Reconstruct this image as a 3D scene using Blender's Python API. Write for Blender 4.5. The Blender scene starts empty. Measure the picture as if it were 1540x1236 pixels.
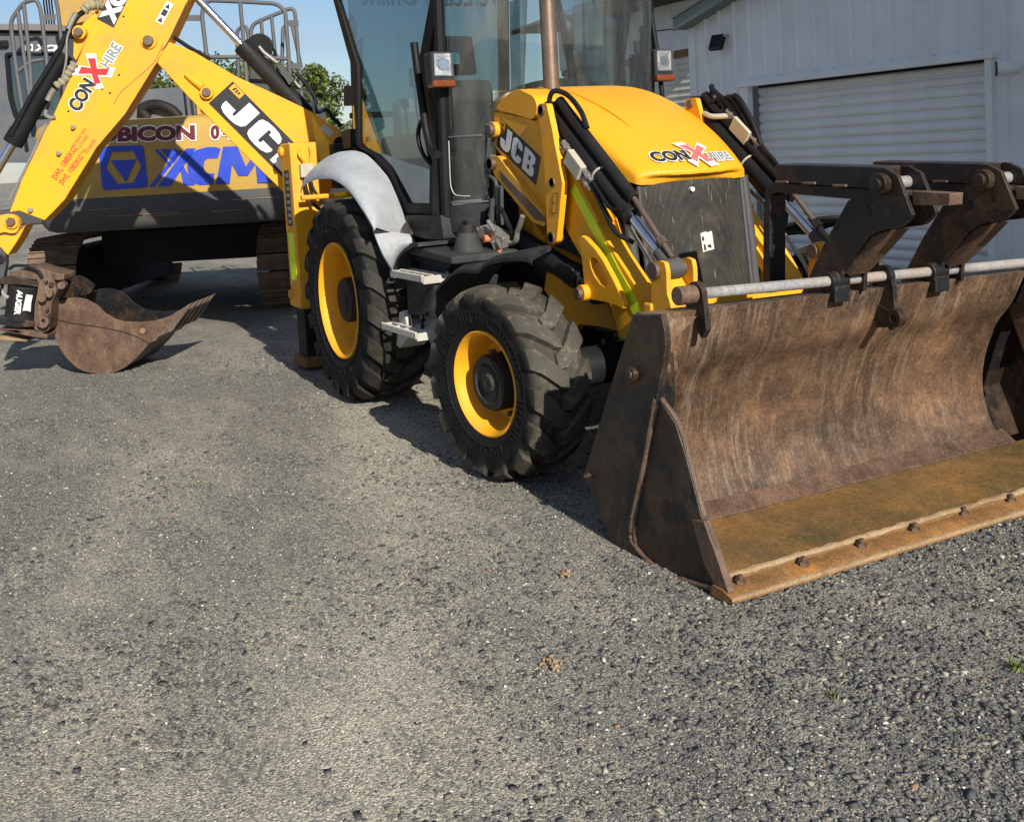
import bpy, bmesh, math, random
import numpy as np
from mathutils import Vector, Matrix, noise
from mathutils.geometry import tessellate_polygon
random.seed(7); rng = np.random.default_rng(11)
PI = math.pi
SC = bpy.context.scene
COL = SC.collection

# ---------------------------------------------------------------- camera
cam = bpy.data.cameras.new('camera'); camo = bpy.data.objects.new('camera', cam); COL.objects.link(camo)
cam.sensor_fit = 'HORIZONTAL'; cam.sensor_width = 36.0; cam.lens = 39.06
cam.shift_y = -0.1605; cam.clip_end = 2000.0; cam.clip_start = 0.05
R_, D_, F_ = (0.46815932, 0.8817524, -0.05778892), (0.05001312, -0.09173407, -0.9945268), (-0.8822276, 0.46270679, -0.08704535)
camo.matrix_world = Matrix(((R_[0], -D_[0], -F_[0], 6.9068), (R_[1], -D_[1], -F_[1], -3.4630), (R_[2], -D_[2], -F_[2], 1.5703), (0, 0, 0, 1)))
SC.camera = camo

# ---------------------------------------------------------------- light
SUN_EL, SUN_AZ = math.radians(28), math.radians(-4.5)      # azimuth measured from +X towards +Y
wd = bpy.data.worlds.new('World'); SC.world = wd; wd.use_nodes = True
wn = wd.node_tree; wn.nodes.clear()
sky = wn.nodes.new('ShaderNodeTexSky'); sky.sky_type = 'NISHITA'; sky.sun_disc = False
sky.sun_elevation = SUN_EL; sky.sun_rotation = math.radians(90) - SUN_AZ
sky.air_density = 1.0; sky.dust_density = 0.25; sky.ozone_density = 3.0
# thin high cloud, mixed over the whole sky by direction
tc = wn.nodes.new('ShaderNodeTexCoord'); mp = wn.nodes.new('ShaderNodeMapping')
mp.inputs['Scale'].default_value = (2.2, 1.0, 7.0)
nz = wn.nodes.new('ShaderNodeTexNoise'); nz.inputs['Scale'].default_value = 1.6; nz.inputs['Detail'].default_value = 7; nz.inputs['Roughness'].default_value = 0.55
tn = wn.nodes.new('ShaderNodeMixRGB'); tn.blend_type = 'MULTIPLY'; tn.inputs[0].default_value = 1; tn.inputs[2].default_value = (.91, .92, .96, 1)
rp = wn.nodes.new('ShaderNodeValToRGB'); rp.color_ramp.elements[0].position = 0.34; rp.color_ramp.elements[1].position = 0.74
rp.color_ramp.elements[1].color = (0.75, 0.75, 0.75, 1)
mx = wn.nodes.new('ShaderNodeMixRGB'); mx.inputs[2].default_value = (5.0, 5.6, 6.7, 1)
bg = wn.nodes.new('ShaderNodeBackground'); bg.inputs['Strength'].default_value = 0.074
ow = wn.nodes.new('ShaderNodeOutputWorld')
L = wn.links.new
L(tc.outputs['Generated'], mp.inputs['Vector']); L(mp.outputs[0], nz.inputs['Vector']); L(nz.outputs['Fac'], rp.inputs[0])
L(rp.outputs[0], mx.inputs[0]); L(sky.outputs[0], mx.inputs[1]); L(mx.outputs[0], tn.inputs[1]); L(tn.outputs[0], bg.inputs[0]); L(bg.outputs[0], ow.inputs[0])
sl = bpy.data.lights.new('sun', 'SUN'); sl.energy = 4.7; sl.angle = math.radians(0.53); sl.color = (1.0, 0.95, 0.85)
so = bpy.data.objects.new('sun', sl); COL.objects.link(so); so.location = (20, 0, 15)
sv = Vector((math.cos(SUN_EL) * math.cos(SUN_AZ), math.cos(SUN_EL) * math.sin(SUN_AZ), math.sin(SUN_EL)))
so.rotation_euler = (-sv).to_track_quat('-Z', 'Y').to_euler()
SC.view_settings.view_transform = 'Standard'; SC.view_settings.look = 'None'
SC.view_settings.exposure = 0.46; SC.view_settings.gamma = 1.0

# ---------------------------------------------------------------- materials
MT = {}
def _m(name):
    m = bpy.data.materials.new(name); m.use_nodes = True; MT[name] = m
    nt = m.node_tree; return m, nt, nt.nodes['Principled BSDF']
def ramp(nt, fac, stops):
    r = nt.nodes.new('ShaderNodeValToRGB'); e = r.color_ramp.elements
    while len(e) < len(stops): e.new(0.5)
    for el, (p_, c) in zip(e, stops): el.position = p_; el.color = (*c, 1) if len(c) == 3 else c
    nt.links.new(fac, r.inputs[0]); return r.outputs[0]
def noisef(nt, scale, detail=4, rough=.6, sc3=None, coord='Object', dist=0):
    t = nt.nodes.new('ShaderNodeTexCoord'); n = nt.nodes.new('ShaderNodeTexNoise')
    n.inputs['Scale'].default_value = scale; n.inputs['Detail'].default_value = detail; n.inputs['Roughness'].default_value = rough
    n.inputs['Distortion'].default_value = dist
    src = t.outputs[coord]
    if sc3:
        q = nt.nodes.new('ShaderNodeMapping'); q.inputs['Scale'].default_value = sc3; nt.links.new(src, q.inputs[0]); src = q.outputs[0]
    nt.links.new(src, n.inputs['Vector']); return n.outputs['Fac']
def mixc(nt, fac, a, b, mode='MIX'):
    m = nt.nodes.new('ShaderNodeMixRGB'); m.blend_type = mode
    for i, v in ((0, fac), (1, a), (2, b)):
        if isinstance(v, (int, float)): m.inputs[i].default_value = v
        elif isinstance(v, tuple): m.inputs[i].default_value = (*v, 1)
        else: nt.links.new(v, m.inputs[i])
    return m.outputs[0]
def mth(nt, op, a, b=0.0):
    m = nt.nodes.new('ShaderNodeMath'); m.operation = op
    for i, v in ((0, a), (1, b)):
        if isinstance(v, (int, float)): m.inputs[i].default_value = v
        else: nt.links.new(v, m.inputs[i])
    return m.outputs[0]
def bump(nt, h, strength, dist, bsdf):
    b = nt.nodes.new('ShaderNodeBump'); b.inputs['Strength'].default_value = strength; b.inputs['Distance'].default_value = dist
    nt.links.new(h, b.inputs['Height']); nt.links.new(b.outputs[0], bsdf.inputs['Normal'])
def edgemask(nt, amount, radius=.007):
    """worn corners: where the rounded-corner normal leaves the true one, broken up by noise"""
    be = nt.nodes.new('ShaderNodeBevel'); be.samples = 4; be.inputs['Radius'].default_value = radius; ge = nt.nodes.new('ShaderNodeNewGeometry')
    d = nt.nodes.new('ShaderNodeVectorMath'); d.operation = 'DOT_PRODUCT'; nt.links.new(be.outputs[0], d.inputs[0]); nt.links.new(ge.outputs['True Normal'], d.inputs[1])
    e = ramp(nt, d.outputs['Value'], [(.86, (1, 1, 1)), (.985, (0, 0, 0))]); n = ramp(nt, noisef(nt, 24, 5, .75), [(.42, (0, 0, 0)), (.56, (amount,) * 3)])
    return mixc(nt, 1.0, e, n, 'MULTIPLY')
def paint(name, base, rough=.38, dirt=(.22, .17, .10), dirtamt=.35, chip=(.05, .035, .025), chipamt=.5, spec=.5, metal=0, chipscale=38, bumps=.12, edge=0, edgec=None):
    m, nt, b = _m(name)
    v = noisef(nt, 2.3, 6, .65); d = ramp(nt, v, [(.45, (0, 0, 0)), (.78, (dirtamt,) * 3)])
    tone = ramp(nt, noisef(nt, 1.1, 3), [(.3, tuple(c * .9 for c in base)), (.7, tuple(min(1, c * 1.05) for c in base))])
    c = mixc(nt, d, tone, dirt)
    st = ramp(nt, noisef(nt, 5, 4, .7, (9, 9, .7)), [(.6, (0, 0, 0)), (.85, (dirtamt * .7,) * 3)]); c = mixc(nt, st, c, dirt)
    ch = ramp(nt, noisef(nt, chipscale, 5, .75), [(.735 - chipamt * .05, (0, 0, 0)), (.75 - chipamt * .05, (1, 1, 1))])
    ch2 = ramp(nt, noisef(nt, 3.1, 2), [(.5, (0, 0, 0)), (.6, (1, 1, 1))]); ch = mixc(nt, 1.0, ch, ch2, 'MULTIPLY')
    c = mixc(nt, ch, c, chip)
    if edge: c = mixc(nt, edgemask(nt, edge), c, edgec or chip)
    nt.links.new(c, b.inputs['Base Color'])
    r = ramp(nt, v, [(.3, (rough,) * 3), (.8, (min(1, rough + .3),) * 3)]); nt.links.new(r, b.inputs['Roughness'])
    b.inputs['Metallic'].default_value = metal; b.inputs['Specular IOR Level'].default_value = spec
    bump(nt, noisef(nt, 30, 5, .7), bumps, .01, b); return m
paint('yellow', (.85, .38, .011), .46, dirt=(.36, .22, .09), dirtamt=.6, chipamt=.9, spec=.35, edge=.8, edgec=(.10, .055, .03))
paint('hood_yellow', (.82, .370, .012), .34, dirtamt=.10, chipamt=.15, spec=.4, bumps=.03)
paint('old_yellow', (.47, .28, .05), .5, dirt=(.25, .2, .13), dirtamt=.5, chipamt=.3)
paint('dark_grey', (.050, .052, .055), .55, dirt=(.13, .11, .085), dirtamt=.5, chipamt=.4, chip=(.16, .14, .12))
paint('rail_grey', (.085, .088, .095), .5, dirt=(.2, .18, .15), dirtamt=.35, chipamt=.3, chip=(.15, .08, .05))
paint('cab_grey', (.095, .105, .12), .45, dirt=(.2, .18, .15), dirtamt=.4, chipamt=.2)
paint('black_paint', (.011, .011, .012), .45, spec=.2, dirt=(.06, .05, .04), dirtamt=.35, edge=.6, edgec=(.13, .12, .11), chipamt=.8, chip=(.2, .18, .15), chipscale=30)
paint('plastic', (.024, .025, .027), .6, spec=.25, dirt=(.15, .145, .135), dirtamt=.45, chipamt=0, bumps=.2)
paint('cab_black', (.008, .0085, .009), .45, spec=.2, dirt=(.035, .033, .03), dirtamt=.3, chipamt=0)
paint('step_grey', (.44, .42, .38), .7, dirt=(.25, .2, .14), dirtamt=.6, chipamt=.3)
paint('white_decal', (.80, .80, .78), .45, dirt=(.4, .36, .3), dirtamt=.25, chipamt=.6, chip=(.2, .19, .18), chipscale=60)
paint('red_decal', (.62, .012, .02), .45, dirtamt=.15, chipamt=.1)
paint('faded_red', (.66, .14, .12), .5, dirtamt=.2, chipamt=.1)
paint('red_print', (.72, .07, .025), .5, dirtamt=.2, chipamt=.9, chip=(.83, .42, .012), chipscale=90)
paint('maroon', (.13, .008, .022), .45, dirtamt=.15, chipamt=.1)
paint('blue_decal', (.012, .055, .50), .42, dirtamt=.2, chipamt=.5, chip=(.5, .3, .05), chipscale=60)
paint('black_decal', (.012, .012, .013), .4, dirt=(.1, .09, .08), dirtamt=.15, chipamt=.2, chip=(.3, .3, .3))
paint('grey_decal', (.22, .23, .24), .5, dirtamt=.1, chipamt=0)
paint('lime', (.72, .92, .02), .45, dirtamt=.25, chipamt=.5, chip=(.4, .25, .05), chipscale=50)
paint('paper', (.62, .62, .55), .7, dirt=(.12, .11, .09), dirtamt=.5, chipamt=.9, chip=(.03, .03, .03), chipscale=40)
paint('beige_metal', (.52, .48, .38), .5, dirt=(.2, .13, .08), dirtamt=.5, chipamt=.6)
paint('gutter_green', (.17, .20, .17), .55, dirt=(.25, .23, .2), dirtamt=.3, chipamt=0)
paint('shed_grey', (.80, .80, .785), .5, dirt=(.45, .45, .44), dirtamt=.3, chipamt=.15, chip=(.04, .04, .04), bumps=.02)
paint('rib_gloss', (.80, .80, .80), .22, dirtamt=.1, chipamt=0, bumps=.01, spec=.6)
paint('door_grey', (.82, .81, .785), .42, dirt=(.42, .42, .42), dirtamt=.3, chipamt=.3, chip=(.03, .03, .03), chipscale=16, bumps=.03)
paint('wall_white', (.78, .78, .78), .7, dirt=(.3, .3, .3), dirtamt=.3, chipamt=0)
paint('board_beige', (.70, .66, .56), .7, dirt=(.25, .23, .19), dirtamt=.4, chipamt=0)
paint('timber', (.22, .13, .055), .8, dirt=(.08, .06, .04), dirtamt=.6, chipamt=0)
paint('roof_dark', (.035, .033, .035), .8, dirtamt=.2, chipamt=0)
paint('white_plastic', (.75, .75, .73), .4, dirtamt=.15, chipamt=0)
paint('bright_timber', (.42, .30, .16), .8, dirt=(.12, .07, .03), dirtamt=.7, chipamt=0)
paint('seat_fabric', (.028, .028, .030), .85, dirtamt=.2, chipamt=0)

def rusty(name, dark, mid, bright, streak, scale=3.0, amt=.5, rough=.75, bright_pos=.62, sc3=None, paintc=None, paintpos=.5, bmp=.35, sk=1.0):
    m, nt, b = _m(name)
    n1 = noisef(nt, scale, 8, .68, sc3); n2 = noisef(nt, scale * 4.7, 6, .7, sc3); n3 = noisef(nt, scale * 26, 4, .7, sc3)
    c = ramp(nt, n1, [(.30, dark), (.5, mid), (bright_pos + .1, bright)])
    c = mixc(nt, ramp(nt, n2, [(.5, (0, 0, 0)), (.75, (amt,) * 3)]), c, bright)
    c = mixc(nt, ramp(nt, n2, [(.25, (amt,) * 3), (.45, (0, 0, 0))]), c, dark)
    st = noisef(nt, 3.2, 9, .78, (1.0, 9, .9), dist=.6); clus = ramp(nt, noisef(nt, 1.3, 4, .6), [(.40, (0, 0, 0)), (.62, (1, 1, 1))]); c = mixc(nt, mixc(nt, 1.0, ramp(nt, st, [(.50, (0, 0, 0)), (.70, (.85 * sk,) * 3)]), clus, 'MULTIPLY'), c, streak)
    c = mixc(nt, ramp(nt, st, [(.26, (.7 * sk,) * 3), (.42, (0, 0, 0))]), c, dark)
    s2 = noisef(nt, 2.2, 6, .7, (1, 5, .8), dist=1.0); c = mixc(nt, ramp(nt, s2, [(.60, (0, 0, 0)), (.70, (.6 * sk,) * 3)]), c, tuple(min(1, k * 1.25) for k in bright))
    n4 = noisef(nt, 95, 4, .75); c = mixc(nt, ramp(nt, n4, [(.56, (0, 0, 0)), (.68, (.5,) * 3)]), c, tuple(min(1, k * 1.5) for k in bright)); c = mixc(nt, ramp(nt, n4, [(.32, (.6,) * 3), (.44, (0, 0, 0))]), c, tuple(k * .6 for k in dark))
    c = mixc(nt, ramp(nt, n3, [(.35, (.35,) * 3), (.6, (0, 0, 0))]), c, tuple(k * .45 for k in dark))
    if paintc:
        c = mixc(nt, ramp(nt, noisef(nt, 2.1, 7, .7), [(paintpos, (1, 1, 1)), (paintpos + .03, (0, 0, 0))]), c, paintc)
    c = mixc(nt, edgemask(nt, .75, .006), c, tuple(min(1, k * 1.3 + .06) for k in mid))
    nt.links.new(c, b.inputs['Base Color']); b.inputs['Roughness'].default_value = rough
    b.inputs['Specular IOR Level'].default_value = .35
    nt.links.new(ramp(nt, n2, [(.3, (rough - .28,) * 3), (.7, (min(1, rough + .1),) * 3)]), b.inputs['Roughness'])
    bump(nt, mth(nt, 'ADD', n2, mth(nt, 'MULTIPLY', n3, .5)), bmp, .012, b); return m
rusty('rust_plate', (.028, .019, .013), (.112, .066, .042), (.255, .142, .070), (.45, .375, .28), 2.2, .55, .55, .56, sk=.95)
rusty('rust_dark', (.014, .010, .008), (.034, .020, .013), (.075, .041, .025), (.13, .095, .06), 2.6, .4, .5, .70, paintc=(.011, .011, .012), paintpos=.48)
rusty('rust_orange', (.085, .048, .020), (.22, .105, .032), (.38, .17, .042), (.48, .40, .28), 3.2, .55, .85, .55, sk=.35)
rusty('rust_floor', (.085, .068, .032), (.20, .115, .040), (.38, .175, .045), (.40, .34, .24), 2.0, .5, .55, .60, sk=.25)
rusty('rust_bucket', (.045, .026, .019), (.115, .066, .045), (.21, .130, .080), (.34, .27, .19), 4.0, .45, .6, sk=.6)
rusty('rust_edge', (.17, .10, .05), (.30, .19, .10), (.42, .30, .17), (.5, .42, .28), 5, .5, .8, sk=.3)
rusty('galvanised', (.16, .15, .14), (.30, .31, .31), (.36, .25, .18), (.42, .42, .41), 3.4, .7, .5, .56)
rusty('track_steel', (.075, .045, .028), (.17, .11, .07), (.26, .18, .11), (.34, .27, .18), 4, .4, .8)
rusty('tooth_steel', (.05, .035, .028), (.12, .085, .065), (.22, .16, .12), (.3, .26, .2), 6, .4, .6)

def simple(name, col, rough, metal=0, spec=.5, coat=0, bmp=0, bs=40):
    m, nt, b = _m(name); n = noisef(nt, 9, 5)
    nt.links.new(ramp(nt, n, [(.3, tuple(c * .8 for c in col)), (.7, tuple(min(1, c * 1.12) for c in col))]), b.inputs['Base Color'])
    b.inputs['Roughness'].default_value = rough; b.inputs['Metallic'].default_value = metal; b.inputs['Specular IOR Level'].default_value = spec
    if bmp: bump(nt, noisef(nt, bs, 5, .7), bmp, .01, b)
    return m
simple('chrome', (.78, .80, .84), .12, 1); simple('pin_steel', (.16, .11, .085), .55, .5, bmp=.2); simple('bronze_pipe', (.23, .165, .12), .42, .65, bmp=.1)
simple('hose', (.010, .010, .011), .55, spec=.2); simple('steel_fitting', (.36, .34, .30), .42, .6); simple('amber', (.17, .040, .010), .25); simple('dark_void', (.006, .006, .006), .9)  # dark_void: near-black standing in for shade inside holes, gaps and the engine bay
simple('lamp_reflector', (.62, .62, .60), .14, .85, bmp=1.0, bs=34); simple('mirror_black', (.02, .02, .02), .3); simple('red_cap', (.55, .17, .08), .5)
simple('interior', (.030, .031, .033), .8, spec=.2); simple('interior_beige', (.20, .19, .17), .8)
simple('dashboard', (.015, .015, .016), .8, spec=.2)

def glass(name, tint, refl=.06, rough=.02, dust=.06):
    m = bpy.data.materials.new(name); m.use_nodes = True; MT[name] = m; nt = m.node_tree; nt.nodes.clear()
    o = nt.nodes.new('ShaderNodeOutputMaterial'); tr = nt.nodes.new('ShaderNodeBsdfTransparent'); tr.inputs[0].default_value = (*tint, 1)
    gl = nt.nodes.new('ShaderNodeBsdfGlossy'); gl.inputs['Roughness'].default_value = rough; gl.inputs[0].default_value = (.9, .95, 1, 1)
    fr = nt.nodes.new('ShaderNodeFresnel'); ge = nt.nodes.new('ShaderNodeNewGeometry')
    nt.links.new(mth(nt, 'SUBTRACT', 1.5, mth(nt, 'MULTIPLY', ge.outputs['Backfacing'], .8333)), fr.inputs[0])   # a pane seen from behind is still air to glass
    fa = mth(nt, 'ADD', mth(nt, 'MULTIPLY', fr.outputs[0], 1.4), refl)
    mxs = nt.nodes.new('ShaderNodeMixShader'); nt.links.new(fa, mxs.inputs[0]); nt.links.new(tr.outputs[0], mxs.inputs[1]); nt.links.new(gl.outputs[0], mxs.inputs[2])
    df = nt.nodes.new('ShaderNodeBsdfDiffuse'); df.inputs[0].default_value = (.5, .48, .43, 1)
    dn = ramp(nt, noisef(nt, 3, 6, .7, (3, 3, .8)), [(.40, (dust * .25,) * 3), (.8, (dust * 2.2,) * 3)])
    sp = ramp(nt, noisef(nt, 70, 2, .5), [(.70, (0, 0, 0)), (.76, (.22,) * 3)])
    m2 = nt.nodes.new('ShaderNodeMixShader'); nt.links.new(mth(nt, 'ADD', dn, sp), m2.inputs[0]); nt.links.new(mxs.outputs[0], m2.inputs[1]); nt.links.new(df.outputs[0], m2.inputs[2])
    nt.links.new(m2.outputs[0], o.inputs[0]); return m
glass('glass_tint', (.54, .655, .665), .08, dust=.02); glass('glass_screen', (.47, .58, .585), .06, dust=.05); glass('glass_lamp', (.92, .92, .92), .05, .05, .02)

# tyre rubber: dust sits on the tread lugs (outer radius) of the wheel's own coordinates
def rubber(name, r0, r1):
    m, nt, b = _m(name)
    t = nt.nodes.new('ShaderNodeTexCoord'); s = nt.nodes.new('ShaderNodeSeparateXYZ'); nt.links.new(t.outputs['Object'], s.inputs[0])
    rr = mth(nt, 'SQRT', mth(nt, 'ADD', mth(nt, 'MULTIPLY', s.outputs[0], s.outputs[0]), mth(nt, 'MULTIPLY', s.outputs[2], s.outputs[2])))
    n = noisef(nt, 7, 7, .7); k = mth(nt, 'ADD', rr, mth(nt, 'MULTIPLY', mth(nt, 'SUBTRACT', n, .5), .10))
    mr = nt.nodes.new('ShaderNodeMapRange'); mr.inputs[1].default_value = r0; mr.inputs[2].default_value = r1; nt.links.new(k, mr.inputs[0])
    c = mixc(nt, mr.outputs[0], (.0080, .0080, .0085), (.078, .069, .055))
    c = mixc(nt, ramp(nt, noisef(nt, 16, 7, .75), [(.52, (0, 0, 0)), (.72, (.75,) * 3)]), c, mixc(nt, mr.outputs[0], (.014, .014, .014), (.25, .21, .15)))
    nt.links.new(c, b.inputs['Base Color']); b.inputs['Roughness'].default_value = .75; b.inputs['Specular IOR Level'].default_value = .18
    bump(nt, noisef(nt, 45, 5, .7), .25, .006, b)
rubber('rubber_front', .385, .47); rubber('rubber_rear', .60, .72)

def mesh_grille():
    m, nt, b = _m('grille_mesh')
    t = nt.nodes.new('ShaderNodeTexCoord'); mp_ = nt.nodes.new('ShaderNodeMapping'); mp_.inputs['Rotation'].default_value = (PI / 4, 0, 0)
    nt.links.new(t.outputs['Object'], mp_.inputs[0]); v = nt.nodes.new('ShaderNodeTexVoronoi'); v.inputs['Scale'].default_value = 115; v.inputs['Randomness'].default_value = 0
    nt.links.new(mp_.outputs[0], v.inputs['Vector'])
    hole = ramp(nt, v.outputs['Distance'], [(.30, (0, 0, 0)), (.42, (1, 1, 1))])
    n = noisef(nt, 5, 7, .7); base = ramp(nt, n, [(.32, (.022, .022, .021)), (.55, (.050, .045, .038)), (.76, (.105, .078, .050))])
    sc = ramp(nt, noisef(nt, 11, 5, .75, (1, 5, .6)), [(.62, (0, 0, 0)), (.70, (.75,) * 3)]); base = mixc(nt, sc, base, (.36, .33, .28))
    nt.links.new(mixc(nt, mth(nt, 'ADD', mth(nt, 'MULTIPLY', hole, .7), .3), (.012, .012, .012), base), b.inputs['Base Color']); b.inputs['Roughness'].default_value = .75; b.inputs['Specular IOR Level'].default_value = .2
    bump(nt, v.outputs['Distance'], .3, .003, b)
mesh_grille()

def fender_mat():
    m, nt, b = _m('weathered_fender')
    n1 = noisef(nt, 5, 8, .7); n2 = noisef(nt, 22, 6, .75, (1, 1, 1), dist=1.4)
    c = ramp(nt, n1, [(.30, (.30, .31, .33)), (.55, (.38, .40, .42)), (.75, (.47, .47, .45))])
    c = mixc(nt, ramp(nt, n2, [(.57, (0, 0, 0)), (.66, (.4,) * 3)]), c, (.58, .57, .54))
    c = mixc(nt, ramp(nt, noisef(nt, 2.2, 5), [(.60, (0, 0, 0)), (.75, (.5,) * 3)]), c, (.52, .42, .27))
    nt.links.new(c, b.inputs['Base Color']); b.inputs['Roughness'].default_value = .75; bump(nt, n2, .15, .006, b)
fender_mat()

# ---------------------------------------------------------------- mesh helpers
class MB:
    def __init__(s): s.v = []; s.f = []
    def add(s, vs, fs):
        o = len(s.v); s.v += [tuple(v) for v in vs]; s.f += [tuple(i + o for i in f) for f in fs]; return s
    def box(s, c, size, rot=None):
        hx, hy, hz = size[0] / 2, size[1] / 2, size[2] / 2
        vs = [Vector((x, y, z)) for z in (-hz, hz) for y in (-hy, hy) for x in (-hx, hx)]
        if rot is not None: vs = [rot @ v for v in vs]
        return s.add([v + Vector(c) for v in vs], [(0, 2, 3, 1), (4, 5, 7, 6), (0, 1, 5, 4), (2, 6, 7, 3), (0, 4, 6, 2), (1, 3, 7, 5)])
    def slab(s, pts, off, holes=()):
        """solid from a 3D planar outline (and holes) pushed by the vector off"""
        off = Vector(off); loops = [[Vector(q) for q in l] for l in (pts, *holes)]
        tris = tessellate_polygon(loops); flat = [q for l in loops for q in l]; n = len(flat)
        fs = [tuple(t) for t in tris] + [tuple(i + n for i in reversed(t)) for t in tris]; b = 0
        for l in loops:
            k = len(l); fs += [(b + i, b + (i + 1) % k, b + (i + 1) % k + n, b + i + n) for i in range(k)]; b += k
        return s.add(flat + [q + off for q in flat], fs)
    def prism(s, prof, y0, y1, holes=()):
        """prof: (x, z) outline; thickness from y0 to y1"""
        return s.slab([(x, y0, z) for x, z in prof], (0, y1 - y0, 0), [[(x, y0, z) for x, z in h] for h in holes])
    def cyl(s, p0, p1, r0, r1=None, n=20, cap=True):
        p0, p1 = Vector(p0), Vector(p1); r1 = r0 if r1 is None else r1; d = (p1 - p0).normalized()
        a = d.orthogonal().normalized(); b = d.cross(a); vs = []
        for p_, r in ((p0, r0), (p1, r1)): vs += [p_ + r * (math.cos(2 * PI * i / n) * a + math.sin(2 * PI * i / n) * b) for i in range(n)]
        fs = [(i, (i + 1) % n, (i + 1) % n + n, i + n) for i in range(n)]
        if cap: fs += [tuple(range(n - 1, -1, -1)), tuple(range(n, 2 * n))]
        return s.add(vs, fs)
    def tube(s, path, r, n=10, closed=False, cap=True):
        P_ = [Vector(q) for q in path]; k = len(P_); vs = []; up = None
        for i in range(k):
            if closed: d = P_[(i + 1) % k] - P_[i - 1]
            else: d = P_[min(i + 1, k - 1)] - P_[max(i - 1, 0)]
            d.normalize()
            up = d.orthogonal().normalized() if up is None else (up - d * up.dot(d)).normalized()
            b = d.cross(up); rr = r[i] if isinstance(r, (list, tuple)) else r
            vs += [P_[i] + rr * (math.cos(2 * PI * j / n) * up + math.sin(2 * PI * j / n) * b) for j in range(n)]
        fs = []
        for i in range(k if closed else k - 1):
            a, b2 = i * n, ((i + 1) % k) * n
            fs += [(a + j, a + (j + 1) % n, b2 + (j + 1) % n, b2 + j) for j in range(n)]
        if cap and not closed: fs += [tuple(range(n - 1, -1, -1)), tuple(range((k - 1) * n, k * n))]
        return s.add(vs, fs)
    def lathe(s, prof, c=(0, 0, 0), n=48):
        """prof: (y, r) revolved about the Y axis through c"""
        k = len(prof); vs = [(c[0] + r * math.cos(2 * PI * i / n), c[1] + y, c[2] + r * math.sin(2 * PI * i / n)) for i in range(n) for y, r in prof]
        return s.add(vs, [(i * k + j, i * k + j + 1, ((i + 1) % n) * k + j + 1, ((i + 1) % n) * k + j) for i in range(n) for j in range(k - 1)])
    def grid(s, rows, thick=None):
        """rows of 3D points; thick: vector pushing a second skin (closed shell)"""
        a, b = len(rows), len(rows[0]); vs = [Vector(q) for r in rows for q in r]
        fs = [(i * b + j, i * b + j + 1, (i + 1) * b + j + 1, (i + 1) * b + j) for i in range(a - 1) for j in range(b - 1)]
        if thick is not None:
            n = a * b; T = thick if isinstance(thick, list) else [Vector(thick)] * n
            vs += [v + t for v, t in zip(vs, T)]; fs += [tuple(q + n for q in reversed(f)) for f in fs]
            rim = [i * b for i in range(a)] + [(a - 1) * b + j for j in range(1, b)] + [i * b + b - 1 for i in range(a - 2, -1, -1)] + [j for j in range(b - 2, 0, -1)]
            fs += [(rim[i], rim[i - 1], rim[i - 1] + n, rim[i] + n) for i in range(len(rim))]
        return s.add(vs, fs)
    def build(s, name, mat, parent=None, smooth=None, bevel=0, seg=2, loc=None, fix=True):
        me = bpy.data.meshes.new(name); me.from_pydata(s.v, [], s.f)
        if fix:
            bm = bmesh.new(); bm.from_mesh(me); bmesh.ops.remove_doubles(bm, verts=bm.verts, dist=1e-5); bmesh.ops.recalc_face_normals(bm, faces=bm.faces); bm.to_mesh(me); bm.free()
        return obj(name, me, mat, parent, smooth, bevel, seg, loc)
def obj(name, me, mat, parent=None, smooth=None, bevel=0, seg=2, loc=None):
    o = bpy.data.objects.new(name, me); COL.objects.link(o)
    if mat and not me.materials: me.materials.append(MT[mat])
    if smooth or bevel:
        me.polygons.foreach_set('use_smooth', [True] * len(me.polygons)); me.set_sharp_from_angle(angle=math.radians(smooth or 35))
    if bevel:
        b = o.modifiers.new('bevel', 'BEVEL'); b.width = bevel; b.segments = seg; b.limit_method = 'ANGLE'; b.angle_limit = math.radians(35); b.harden_normals = True
    if parent is not None:
        o.parent = parent
        base = Vector(parent['_base']) if '_base' in parent else Vector((0, 0, 0))
        o.location = (Vector(loc) if loc is not None else Vector((0, 0, 0))) - base
    elif loc is not None: o.location = loc
    return o
def thing(name, label, cat, loc, group=None):
    o = bpy.data.objects.new(name, None); COL.objects.link(o); o.location = loc; o.empty_display_size = .2
    o['_base'] = tuple(loc); o['label'] = label; o['category'] = cat
    if group: o['group'] = group
    return o
def tag(o, label, cat, group=None):
    o['label'] = label; o['category'] = cat
    if group: o['group'] = group
    return o
def kind(o, k): o['kind'] = k; return o
def arc(c, r, a0, a1, n, plane='xz'):
    return [(c[0] + r * math.cos(a0 + (a1 - a0) * i / n), c[1] + r * math.sin(a0 + (a1 - a0) * i / n)) for i in range(n + 1)]
def smoothpath(pts, n=6):
    """Catmull-Rom through 2D or 3D points"""
    P_ = [Vector(q) for q in pts]; P_ = [2 * P_[0] - P_[1]] + P_ + [2 * P_[-1] - P_[-2]]; out = []
    for i in range(1, len(P_) - 2):
        a, b, c, d = P_[i - 1:i + 3]
        for k in range(n):
            t = k / n; out.append(.5 * ((2 * b) + (c - a) * t + (2 * a - 5 * b + 4 * c - d) * t * t + (3 * b - a - 3 * c + d) * t ** 3))
    out.append(P_[-2]); return [tuple(q) for q in out]
def rnd(pts, r, n=4):
    """round the corners of a closed outline"""
    out = []; k = len(pts); V = [Vector(q) for q in pts]
    for i in range(k):
        a, b, c = V[i - 1], V[i], V[(i + 1) % k]; u, w = a - b, c - b; rr = min(r, u.length * .45, w.length * .45)
        p0, p1 = b + u.normalized() * rr, b + w.normalized() * rr
        out += [tuple((1 - t) ** 2 * p0 + 2 * t * (1 - t) * b + t * t * p1) for t in [j / n for j in range(n + 1)]]
    return out
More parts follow.
